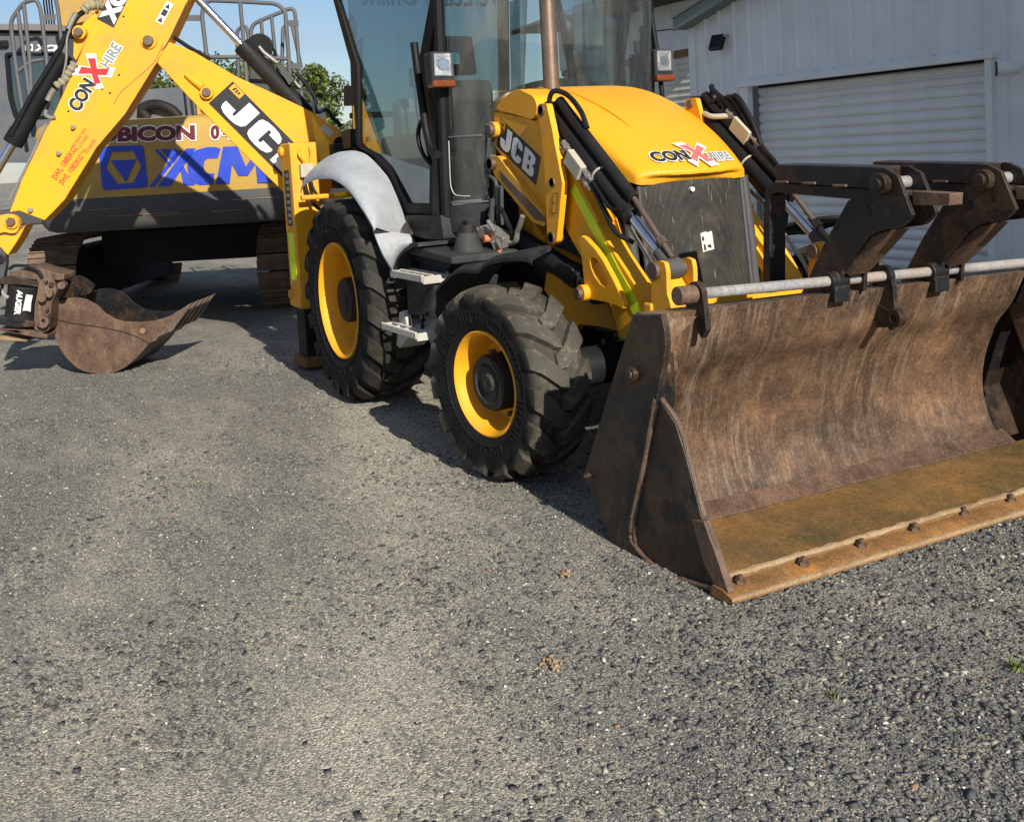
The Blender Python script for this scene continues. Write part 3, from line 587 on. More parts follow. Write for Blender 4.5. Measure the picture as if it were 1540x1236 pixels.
def tyre_mesh(R, W, rb, lug, n, off, hw):
    R0 = R - lug; sh = R0 - rb
    half = [(-.40 * W, rb), (-.455 * W, rb + .10 * sh), (-.478 * W, rb + .20 * sh), (-.492 * W, rb + .22 * sh), (-.493 * W, rb + .26 * sh), (-.482 * W, rb + .28 * sh), (-.498 * W, rb + .48 * sh), (-.505 * W, rb + .50 * sh), (-.499 * W, rb + .53 * sh), (-.487 * W, rb + .74 * sh), (-.45 * W, rb + .90 * sh), (-.40 * W, R0 - .012), (-.22 * W, R0 - .002), (0, R0)]
    pts = smoothpath(half, 3); full = pts + [(-y, r) for y, r in reversed(pts[:-1])]
    m = MB(); m.lathe(full, n=72); m.lathe([(full[0][0], rb), (full[-1][0], rb)], n=72)
    for sd_ in (-1, 1):                                  # moulded marks and ribs on the sidewalls
        for k in range(72):
            a = 2 * PI * k / 72
            if k % 12 in (0, 1, 2, 7): continue
            rr = rb + .37 * sh; hh = .016 + .006 * ((k * 7) % 3); m.box((rr * math.cos(a), sd_ * .492 * W, rr * math.sin(a)), (hh * 1.6, .008, .011 + .004 * (k % 2)), Matrix.Rotation(-a, 3, 'Y'))
    path = [(.08 * W, R0), (-.06 * W, R0 - .0), (-.18 * W, R0 - .002), (-.30 * W, R0 - .006), (-.40 * W, R0 - .012), (-.455 * W, rb + .89 * sh), (-.487 * W, rb + .74 * sh), (-.499 * W, rb + .60 * sh)]
    k = len(path); hs = [lug * .45, lug * .9, lug, lug, lug * 1.0, lug * .9, lug * .42, .001]; frac = [0, .10, .32, .58, .80, .92, 1.0, 1.03]
    wid = [.72, .9, 1.0, 1.12, 1.15, 1.0, .85, .7]
    for s in (1, -1):
        for i in range(n):
            ph0 = 2 * PI * (i + (0 if s > 0 else .5)) / n; rows = []
            for j, (y, r) in enumerate(path):
                a, b = path[max(0, j - 1)], path[min(k - 1, j + 1)]; ty, tr = b[0] - a[0], b[1] - a[1]; L_ = math.hypot(ty, tr); ny, nr = tr / L_, -ty / L_
                if nr < 0 and j < 4: ny, nr = -ny, -nr
                d = -off * (1 - min(1, frac[j])) ** 1.15; h = hs[j]; row = []
                for (rr, yy, e) in ((r - .012, y, 1.12), (r + nr * h, y + ny * h, .92)):
                    for sg in (-1, 1):
                        ph = ph0 + (d + sg * hw * wid[j] * e) / R; row.append((rr * math.cos(ph), s * yy, rr * math.sin(ph)))
                rows.append(row)
            vs = [v for r_ in rows for v in r_]; fs = []
            for j in range(k - 1):
                a, b = j * 4, j * 4 + 4; fs += [(a + 2, a + 3, b + 3, b + 2), (a, a + 2, b + 2, b), (a + 1, b + 1, b + 3, a + 3)]
            fs += [(0, 1, 3, 2), ((k - 1) * 4, (k - 1) * 4 + 2, (k - 1) * 4 + 3, (k - 1) * 4 + 1)]; m.add(vs, fs)
    return m
def wheel(name, c, R, W, rb, lug, n, off, hw, rot, rim_prof, hub, hubmat, mat, sub):
    o = tyre_mesh(R, W, rb, lug, n, off, hw).build(name, mat, BL, smooth=38, loc=c); o.rotation_euler.z = rot
    m = MB(); m.lathe(rim_prof, n=56); rim = m.build('rim', 'yellow', o, smooth=35)
    m = MB(); m.lathe(hub, n=40)
    fy = hub[-1][0]
    for i in range(sub): a = 2 * PI * i / sub + .4; m.box((math.cos(a) * hub[-3][1] * .62, fy + .004, math.sin(a) * hub[-3][1] * .62), (.02, .012, .05), Matrix.Rotation(-a, 3, 'Y'))
    m.build('hub', hubmat, o, smooth=35)
    m = MB()
    for i in range(8): a = 2 * PI * i / 8; q = (math.cos(a) * hub[0][1] * 1.22, rim_prof[-2][0] - .002, math.sin(a) * hub[0][1] * 1.22); m.cyl(q, (q[0], q[1] - .03, q[2]), .013, .013, 8)
    m.build('wheel_nuts', 'pin_steel', o); return o
frp = [(-.128, .262), (-.142, .258), (-.146, .250), (-.138, .240), (-.120, .232), (-.06, .222), (-.01, .215), (.015, .205), (.02, .17), (.02, .0)]
fhub = [(.02, .14), (-.10, .138), (-.118, .128), (-.122, .10), (-.112, .095), (-.112, .045), (-.124, .042), (-.124, 0)]
rrp = [(-.175, .385), (-.192, .382), (-.196, .372), (-.186, .362), (-.165, .352), (-.06, .335), (.02, .325), (.04, .31), (.045, .25), (.045, 0)]
rhub = [(.045, .150), (-.13, .148), (-.145, .138), (-.147, .07), (-.155, .065), (-.155, 0)]
wheel('front_wheel', (2.17, -1.045, .462), .472, .325, .252, .031, 15, .15, .055, .15, frp, fhub, 'black_paint', 'rubber_front', 4)
wheel('front_wheel', (2.17, 1.045, .462), .472, .325, .252, .031, 15, .15, .055, PI + .15, frp, fhub, 'black_paint', 'rubber_front', 4)
wheel('rear_wheel', (0, -.955, .652), .662, .42, .374, .032, 18, .21, .056, 0, rrp, rhub, 'black_paint', 'rubber_rear', 0)
wheel('rear_wheel', (0, .955, .652), .662, .42, .374, .032, 18, .21, .056, PI, rrp, rhub, 'black_paint', 'rubber_rear', 0)
m = MB(); m.cyl((2.17, -.95, .46), (2.17, .95, .46), .10, .10, 16); m.box((2.17, 0, .46), (.34, .5, .30)); m.build('front_axle', 'black_paint', BL, smooth=40, bevel=.01)
m = MB(); m.cyl((0, -.9, .65), (0, .9, .65), .14, .14, 16); m.box((0, 0, .65), (.5, .7, .5)); m.build('rear_axle', 'black_paint', BL, smooth=40, bevel=.01)
m = MB(); m.box((.6, 0, .78), (3.0, .62, .42)); m.box((.3, 0, 1.0), (1.7, 1.2, .16)); m.box((.5, 0, .55), (1.6, .5, .2)); m.build('chassis', 'black_paint', BL, bevel=.01)

# ---- engine hood
def sect(x, w_, zt, zs, n=28, ex=.34):
    out = []
    for i in range(n + 1):
        a = PI * i / n; c, s = -math.cos(a), math.sin(a)
        out.append((x, w_ * math.copysign(abs(c) ** ex, c), zs + (zt - zs) * s ** ex))
    return out
hs_ = [(1.02, .47, 1.895, 1.62), (1.12, .475, 1.925, 1.62), (1.32, .475, 1.915, 1.58), (1.55, .462, 1.855, 1.53), (1.78, .440, 1.768, 1.49), (1.96, .415, 1.682, 1.45), (2.10, .392, 1.600, 1.42), (2.21, .370, 1.523, 1.39), (2.285, .352, 1.462, 1.372), (2.325, .340, 1.420, 1.360), (2.34, .332, 1.390, 1.352)]
def bulge(x, y): return x + .075 * max(0, (x - 1.3) / 1.04) ** 2 * (1 - min(1, (y / .34) ** 2))
def hsec(h): return [(bulge(x, y), y, z) for x, y, z in sect(*h)]
m = MB(); m.grid([hsec(h) for h in hs_]); m.add(hsec(hs_[-1]), [tuple(range(29))])
hood = m.build('hood', 'hood_yellow', BL, smooth=50)
sd = hood.modifiers.new('sub', 'SUBSURF'); sd.levels = 1; sd.render_levels = 1
m = MB(); m.tube(smoothpath([(1.13, -.20, 1.925), (1.5, -.19, 1.868), (1.9, -.175, 1.722), (2.2, -.16, 1.553)]), .004, 6); m.build('hood_crease', 'hood_yellow', hood)
m = MB(); m.prism(rnd([(1.16,1.804),(1.231,1.85),(1.383,1.892),(1.451,1.9),(1.619,1.847),(1.657,1.788),(1.605,1.721),(1.32,1.776)], .035), -.505, -.33); m.build('engine_cover', 'hood_yellow', BL, bevel=.03, seg=3)
m = MB(); m.box((1.58, 0, 1.08), (1.36, .64, .52)); m.box((1.70, 0, .85), (1.2, .60, .4)); m.build('engine_bay', 'dark_void', BL)
for s in (-1, 1):
    m = MB(); m.prism([(1.06, 1.45), (2.24, 1.36), (2.28, .78), (1.4, .80), (1.06, 1.0)], s * .345, s * .36); m.build('side_panel', 'plastic', BL)
# grille
gr = []
for k in range(9):
    t = k / 8; z = 1.352 - t * .68; x = 2.315 + .06 * t; gr.append([(x + .065 * (1 - (y / .31) ** 2), y, z + .014 * (1 - (y / .31) ** 2)) for y in np.linspace(-.315, .305, 13)])
m = MB(); m.grid(gr, (-.015, 0, 0)); gril = m.build('grille', 'grille_mesh', BL, smooth=40)
m = MB()
for y in (-.325, .318):
    m = MB(); m.tube([(2.312, y, 1.35), (2.38, y, .67)], .014, 8); m.build('grille_frame', 'dark_grey', BL, smooth=40)
m = MB(); m.cyl((2.36, -.055, 1.318), (2.398, -.055, 1.318), .014, .012, 12); m.build('grille_bolt', 'white_plastic', gril, smooth=40)
f = lambda y, z: (2.383 + .06 * (1.352 - z) / .68 - .55 * y * y, y, z)
for q_ in ([(.12, .1), (.3, .05), (.28, .35), (.16, .42)], [(.1, .55), (.26, .6), (.22, .82), (.08, .78)], [(.45, .2), (.8, .12), (.72, .34), (.5, .3)]):
    decal('grille_sticker_print', [q_], [f(-.030, 1.095), f(.046, 1.10), f(.050, 1.005), f(-.024, .998)], 'black_decal', gril, lift=.003)
decal('grille_sticker', [[(0, 0), (1, .02), (.97, 1), (.55, .96), (.5, 1.03), (.02, .98)]], [f(-.030, 1.095), f(.046, 1.10), f(.050, 1.005), f(-.024, .998)], 'paper', gril, lift=.0015)
for y in (-.375, .375):
    m = MB(); m.tube([(2.26, y, 1.36), (2.31, y, 1.0), (2.34, y, .62)], .030, 12); m.build('guard_post', 'dark_grey', BL, smooth=40)
# CON X HIRE on the nose
def hood_z(x, y):
    for a, b in zip(hs_, hs_[1:]):
        if a[0] <= x <= b[0]:
            t = (x - a[0]) / (b[0] - a[0]); w_, zt, zs = [a[i] + t * (b[i] - a[i]) for i in (1, 2, 3)]
            c = min(1, abs(y) / w_) ** (1 / .34); return zs + (zt - zs) * (1 - c * c) ** (.5 * .34)
    return 1.4
XL = [(0, .96), (.36, 1), (.52, .66), (.82, .95), (1, .70), (.64, .44), (.94, .04), (.60, 0), (.42, .30), (.18, .02), (0, .22), (.32, .52)]
def conx(parent, P3, grey, redm, lift):
    """P3(u, v) -> 3D on the surface, u along the words, v up"""
    def q(u0, u1, v0, v1):
        if len(P3(0, 0)) == 2: return lambda u, v, h: P3(u0 + (u1 - u0) * u, v0 + (v1 - v0) * v)[0] + P3(u0, v0)[1] * h
        return [P3(u0, v1), P3(u1, v1), P3(u1, v0), P3(u0, v0)]
    o, bx = text('lettering_outline', 'CON', q(.0, .44, .12, .72), 'white_decal', parent, lift, bold=.085)
    text('lettering', 'CON', q(.012, .428, .155, .69), 'black_decal', parent, lift + .0012, bold=.05)
    decal('logo_cross_outline', [[(min(1.1, max(-.1, (u - .5) * 1.2 + .5)), (v - .5) * 1.22 + .5) for u, v in XL]], q(.40, .72, -.05, 1.02), 'white_decal', parent, lift + .0004)
    decal('logo_cross', [XL], q(.42, .70, .02, .96), redm, parent, lift + .0016)
    text('lettering_outline', 'HIRE', q(.66, 1.0, .02, .48), 'white_decal', parent, lift + .0008, bold=.085)
    text('lettering', 'HIRE', q(.672, .99, .05, .455), grey, parent, lift + .002, bold=.025)
def P_hood(u, v):
    y = -.235 + .50 * u; x = 2.305 - .118 * v; return (Vector((bulge(x, y), y, hood_z(x, y))), Vector((.6, -.1, .8)))
conx(hood, P_hood, 'grey_decal', 'faded_red', .006)

# ---- exhaust stack
m = MB(); ex, ey = 1.43, -.28
m.cyl((ex, ey, 1.72), (ex, ey + .004, 3.0), .046, .046, 28); m.build('exhaust_pipe', 'bronze_pipe', BL, smooth=40)
m = MB(); m.lathe([(0, .075), (.004, .062), (-.03, .058)], n=28)
m.v = [(ex + x, ey + z, 1.852 + y - .10 * x) for x, y, z in m.v]; m.build('exhaust_collar', 'dark_void', BL, smooth=40)

# ---- loader arms and their links (mirrored left/right)
for s in (-1, 1):
    Y = lambda v: s * v
    part = lambda name, prof, y0, y1, mat='yellow', bev=.006, holes=(): MB().prism(prof, Y(y0), Y(y1), holes).build(name, mat, BL, bevel=bev)
    arm = part('loader_arm', [(1.863,1.548),(2.061,1.346),(2.207,1.185)] + [(2.194,1.175),(2.345,1.021),(2.535,.859),(2.636,.729),(2.448,.614),(2.338,.611),(2.252,.789),(2.147,.906),(2.009,1.002),(1.869,1.138),(1.874,1.293)] + [(1.895,1.379)], .50, .40)
    part('arm_top_plate', [(2.05,1.433),(2.17,1.289),(2.318,.999),(2.496,.812),(2.493,.712),(2.398,.836),(2.201,1.004),(2.036,1.17),(1.937,1.286)], .405, .385, bev=.003)
    up = part('upper_arm_plate', rnd([(1.058,1.753),(1.104,1.79),(1.3,1.768),(1.524,1.734),(1.682,1.696),(1.848,1.642),(1.878,1.531),(1.899,1.379),(1.82,1.139),(1.731,1.188),(1.623,1.247),(1.134,1.577),(1.053,1.655)], .02), .50, .44)
    part('arm_channel', rnd([(1.108,1.512),(1.149,1.537),(1.229,1.533),(1.32,1.467),(1.733,1.211),(1.726,1.145),(1.586,1.167),(1.174,1.417)], .02), .54, .445)
    m = MB(); m.prism([(1.239,1.455),(1.314,1.417),(1.732,1.199),(1.733,1.173),(1.624,1.185),(1.261,1.395)], Y(.541), Y(.544)); m.build('arm_channel_rust', 'rust_bucket', BL)
    ln = part('tower_link', rnd([(1.763,1.787),(1.791,1.8),(1.858,1.794),(1.901,1.662),(1.975,1.382),(1.885,1.077),(1.845,1.055),(1.798,1.061),(1.79,1.107),(1.799,1.382),(1.787,1.646),(1.757,1.745)], .012), .565, .53)
    part('tower_link', rnd([(1.763,1.787),(1.791,1.8),(1.858,1.794),(1.901,1.662),(1.975,1.382),(1.885,1.077),(1.845,1.055),(1.798,1.061),(1.79,1.107),(1.799,1.382),(1.787,1.646),(1.757,1.745)], .012), .43, .40)
    br = part('arm_bracket', [(2.101,1.102),(2.135,1.118),(2.177,1.106),(2.257,1.061),(2.325,1.009),(2.416,.911),(2.461,.854),(2.497,.803),(2.478,.778),(2.406,.791),(2.325,.797),(2.2,.797),(2.148,.809),(2.135,.9),(2.125,1.014)], .565, .535, holes=[[(2.209,.997),(2.227,1.014),(2.263,1.006),(2.311,.969),(2.352,.922),(2.36,.892),(2.332,.872),(2.293,.884),(2.234,.93),(2.211,.963)]])
    part('front_frame_plate', [(1.437,.867),(1.812,.814),(2.054,.768),(2.141,.609),(2.007,.614),(1.767,.602),(1.715,.556),(1.62,.576),(1.483,.703),(1.399,.76)], .385, .34)
    part('frame_ledge', [(1.375,1.16),(1.482,1.071),(1.489,1.02),(1.673,.992),(1.869,.942),(1.868,.918),(1.668,.948),(1.448,1.002),(1.378,1.014)], .42, .36)
    part('engine_side_panel', [(.96,1.361),(1.17,1.324),(1.439,1.078),(1.45,1.014),(1.298,.997),(1.088,1.064),(.989,1.089),(.914,1.165)], .375, .362)
    for nm, c, y0, y1, r in (('pivot_boss', [(1.16,1.688)][0], .535, .44, .044), ('pivot_boss', [(2.155,.831)][0], .60, .53, .042)):
        m = MB(); m.cyl((c[0], Y(y0), c[1]), (c[0], Y(y1), c[1]), r, r, 24); b_ = m.build(nm, 'yellow', BL, smooth=40, bevel=.004)
        m = MB(); m.cyl((c[0], Y(y0 + .025), c[1]), (c[0], Y(y1), c[1]), r * .72, r * .72, 20); m.build('pin', 'pin_steel', b_, smooth=40, bevel=.004)
    for c, r in (([(1.801,1.764)][0], .032), ([(1.876,1.385)][0], .030), ([(1.834,1.094)][0], .034), ([(1.167,1.493)][0], .040)):
        m = MB(); m.cyl((c[0], Y(.572), c[1]), (c[0], Y(.39), c[1]), r * .8, r * .8, 20); m.cyl((c[0], Y(.572), c[1]), (c[0], Y(.552), c[1]), r, r, 6 if r == .030 else 20); m.build('pivot_pin', 'pin_steel', BL, smooth=40, bevel=.003)
    # lift ram under the arm
    m = MB(); a, b_ = (.95, Y(.47), 1.15), (1.98, Y(.47), .865); m.cyl(a, b_, .060, .060, 24); m.cyl((1.86, Y(.47), .90), (1.93, Y(.47), .88), .066, .066, 24); lr = m.build('lift_ram', 'black_paint', BL, smooth=40, bevel=.005)
    m = MB(); m.cyl(b_, (2.16, Y(.47), .815), .034, .034, 20); m.cyl((2.16, Y(.53), .815), (2.16, Y(.41), .815), .05, .05, 20); m.build('ram_rod', 'black_paint', lr, smooth=40)
    # tilt ram from tower pin to bucket lever
    A, B_ = Vector((1.775, Y(.475), 1.755)), Vector((2.765, Y(.475), .985)); d = (B_ - A).normalized(); up_ = Vector((-d.z, 0, d.x))
    rb_ = .046 if s < 0 else .056
    m = MB(); m.cyl(A + d * .03, A + d * .86, rb_, rb_, 24); m.cyl(A + d * .80, A + d * .88, rb_ + .008, rb_ + .008, 24); m.cyl(A - Vector((0, .045, 0)), A + Vector((0, .045, 0)), .055, .055, 24)
    tr = m.build('tilt_ram', 'black_paint', BL, smooth=40, bevel=.004)
    m = MB(); m.cyl(A + d * .86, B_ - d * .06, .026, .026, 20); m.build('ram_rod', 'chrome', tr, smooth=40)
    m = MB(); m.cyl(B_ - Vector((0, .045, 0)), B_ + Vector((0, .045, 0)), .048, .048, 24); m.cyl(B_ - d * .12, B_, .030, .036, 16); m.build('rod_eye', 'dark_grey', tr, smooth=40, bevel=.004)
    o_ = up_ * .075
    m = MB(); m.cyl(A + d * .02 + o_ * 1.1, A + d * .84 + o_ * 1.1, .028, .028, 16); m.build('feed_tube', 'black_paint', tr, smooth=40)
    m = MB(); m.cyl(A + d * .84 + o_ * 1.1, B_ - d * .02 + o_ * .62, .0135, .0135, 12); q = A + d * 1.13 + o_ * .75; m.cyl(q - d * .02, q + d * .02, .024, .024, 6); m.build('indicator_rod', 'pin_steel', tr, smooth=40)
    m = MB(); m.cyl(A + d * .12 - o_ * .9 - Vector((0, s * -.03, 0)), A + d * .80 - o_ * .9, .018, .018, 12); m.build('feed_pipe', 'hose', tr, smooth=40)
    # hoses and the valve block strapped to the ram
    vb = A + d * .40 - o_ * .6 + Vector((0, s * .05, 0))
    rot = Matrix.Rotation(math.atan2(-d.z, d.x), 3, 'Y')
    if s > 0: vb = A + d * .40 + o_ * 1.5
    m = MB(); m.box(vb, (.155, .06, .085), rot); va = m.build('valve_block', 'beige_metal', tr, bevel=.006)
    for dd, oo in ((-.12, .02), (-.16, -.015), (.12, .02), (.14, -.02)):
        m = MB(); q = vb + d * dd + up_ * oo; m.cyl(q - d * .045, q + d * .045, .017, .013, 8); m.cyl(q - d * .015, q + d * .012, .021, .021, 6); m.build('hose_fitting', 'steel_fitting', va, smooth=30)
    m = MB(); m.tube(smoothpath([vb - d * .16, vb - d * .26 + up_ * .02, A + d * .06 + Vector((0, s * .06, 0)), A + up_ * .12 + Vector((0, s * .05, 0)), A + d * .06 + o_ * 2.0, A + d * .22 + o_ * 2.1, A + d * .32 + o_ * 1.6]), .014, 8); m.build('hydraulic_hose', 'hose', tr, smooth=40)
    m = MB(); m.tube(smoothpath([vb + d * .16, vb + d * .30 - up_ * .03, vb + d * .46 - up_ * .06, B_ - d * .30 - up_ * .10]), .012, 8); m.build('hydraulic_hose', 'hose', tr, smooth=40)
    m = MB(); m.tube(smoothpath([vb + d * .16 + up_ * .02, vb + d * .36 + up_ * .01, A + d * .84 + up_ * .02 + Vector((0, s * .05, 0))]), .010, 8); m.build('hydraulic_hose', 'hose', tr, smooth=40)
    if s > 0:
        for k in range(3):
            m = MB(); m.tube(smoothpath([A + d * (.10 + .05 * k) + o_ * 1.2 + Vector((0, -.03 + .03 * k, 0)), A + d * (.18 + .03 * k) + o_ * (2.3 + .4 * k), A + d * (.34 + .04 * k) + o_ * (2.1 + .3 * k), A + d * (.52 + .05 * k) + o_ * (1.9 - .2 * k), A + d * .80 + o_ * (1.3 - .3 * k)]), .013, 8); m.build('hydraulic_hose', 'hose', tr, smooth=40)
        m = MB(); m.tube(smoothpath([A + d * .13 + o_ * .5 + Vector((0, -.05, 0)), A + d * .20 + o_ * .9 + Vector((0, -.055, 0)), A + d * .28 + o_ * 1.6, A + d * .34 + o_ * 1.7]), .015, 8); m.build('steel_bend', 'beige_metal', tr, smooth=40)
    m = MB(); q = A + d * .55; m.tube([q + (rb_ + .005) * (math.cos(t) * up_ + math.sin(t) * Vector((0, 1, 0))) for t in np.linspace(0, 2 * PI, 20)], .006, 6); m.build('band_clamp', 'beige_metal', tr)
    # steel line down the arm to the bucket
    m = MB(); m.tube([(A + d * .60 - up_ * .12), (2.35, Y(.44), 1.20), (2.62, Y(.44), .93), (2.72, Y(.44), .80)], .010, 8); m.build('steel_line', 'steel_fitting', BL, smooth=40)
    # bucket levers
    for yy in (.55, .40):
        part('bucket_lever', rnd([(2.734,1.002),(2.753,1.023),(2.793,1.032),(2.836,1.024),(2.846,.984),(2.842,.886),(2.868,.832),(2.866,.75),(2.703,.732),(2.718,.839)], .012), yy + .012, yy - .012)
    m = MB(); m.cyl((2.765, Y(.575), .985), (2.765, Y(.37), .985), .036, .036, 20); m.cyl((2.765, Y(.585), .985), (2.765, Y(.564), .985), .042, .042, 20); m.build('lever_pin', 'pin_steel', BL, smooth=40, bevel=.004)
    part('lever_web', [(2.741,.969),(2.817,.891),(2.814,.735),(2.727,.725)], .52, .42)
    # reflective stripe and decal on the outer faces
    if s < 0:
        m = MB(); m.prism([(1.948,1.337),(2.004,1.375)] + [(2.199,1.164),(2.282,1.057),(2.383,.946),(2.491,.839),(2.555,.758),(2.473,.747),(2.333,.886),(2.158,1.108),(2.069,1.209)], -.5025, -.5005); m.build('reflective_stripe', 'lime', arm)
        TQ = [(1.21,-.501,1.75),(1.655,-.501,1.519),(1.584,-.501,1.366),(1.139,-.501,1.595)]
        LOGO_QUAD, ARM_R, LINK_R = TQ, up, ln
m = MB(); m.box((2.55, 0, .62), (.22, .9, .14)); m.build('arm_cross_tube', 'yellow', BL, bevel=.01)
m = MB(); m.box((2.70, 0, .70), (.06, 1.15, .26)); m.build('bucket_cross_member', 'yellow', BL, bevel=.01)
# J C B block letters
def letters():
    J = [(.17, .95), (.30, .95), (.30, .28), (.275, .15), (.22, .07), (.15, .05), (.08, .07), (.035, .14), (.02, .25), (.02, .42), (.14, .42), (.14, .29), (.145, .24), (.155, .235), (.166, .24), (.17, .29)]
    C = [(.62, .36), (.62, .25), (.60, .14), (.55, .07), (.48, .05), (.41, .07), (.36, .14), (.345, .25), (.345, .75), (.36, .86), (.41, .93), (.48, .95), (.55, .93), (.60, .86), (.62, .75), (.62, .64), (.50, .64), (.50, .74), (.49, .77), (.475, .77), (.465, .74), (.465, .26), (.475, .23), (.49, .23), (.50, .26), (.50, .36)]
    B = [(.67, .05), (.67, .95), (.85, .95), (.92, .92), (.96, .85), (.965, .70), (.95, .58), (.90, .51), (.955, .44), (.975, .30), (.965, .16), (.93, .08), (.86, .05)]
    h1 = [(.79, .57), (.79, .77), (.83, .77), (.845, .74), (.845, .60), (.83, .57)]; h2 = [(.79, .23), (.79, .42), (.835, .42), (.85, .39), (.85, .26), (.835, .23)]
    return [[J], [C], [B, h1, h2]]
def logo(parent, quad, lift, sq, grow=0):
    decal('logo_panel', [[(0, 0), (1, 0), (1, 1), (0, 1)]], quad, 'black_decal', parent, lift)
    f_ = quadmap(quad, 0); fit_ = lambda u, v: f_(.06 + .88 * u, .06 + .88 * v)
    q2 = [fit_(0, 1), fit_(1, 1), fit_(1, 0), fit_(0, 0)]
    if sq: q2 = [f_(.03, .78), f_(.97, .93), f_(.97, .06), f_(.03, .06)]
    decal('logo_letters', letters(), q2, 'white_decal', parent, lift + .0012)
    s0 = [f_(.02, .98), f_(.135, .98), f_(.135, .76), f_(.02, .76)]
    decal('logo_square', [[(0, 0), (1, 0), (1, 1), (0, 1)]], s0, 'yellow', parent, lift + .0012)
    decal('logo_square_mark', [[(.2, .25), (.35, .2), (.4, .8), (.25, .75)], [(.45, .2), (.6, .3), (.55, .8), (.45, .75)], [(.65, .25), (.82, .35), (.75, .75), (.65, .7)]], s0, 'black_decal', parent, lift + .0024)
logo(ARM_R, [Vector(q) for q in LOGO_QUAD], .001, False)
decal('warning_label', [[(0, 0), (1, 0), (1, 1), (0, 1)]], [(1.881,-.566,1.329),(1.925,-.566,1.332),(1.906,-.566,1.224),(1.853,-.566,1.224)], 'black_decal', LINK_R, .001)
decal('warning_label_field', [[(.12, .52), (.88, .52), (.88, .96), (.12, .96)], [(.12, .04), (.88, .04), (.88, .48), (.12, .48)]], [(1.881,-.566,1.329),(1.925,-.566,1.332),(1.906,-.566,1.224),(1.853,-.566,1.224)], 'yellow', LINK_R, .002)
decal('serial_plate', [[(0, 0), (1, 0), (1, 1), (0, 1)]], [(.994,-.376,1.344),(1.137,-.376,1.293),(1.12,-.376,1.233),(.982,-.376,1.25)], 'paper', BL, .001)

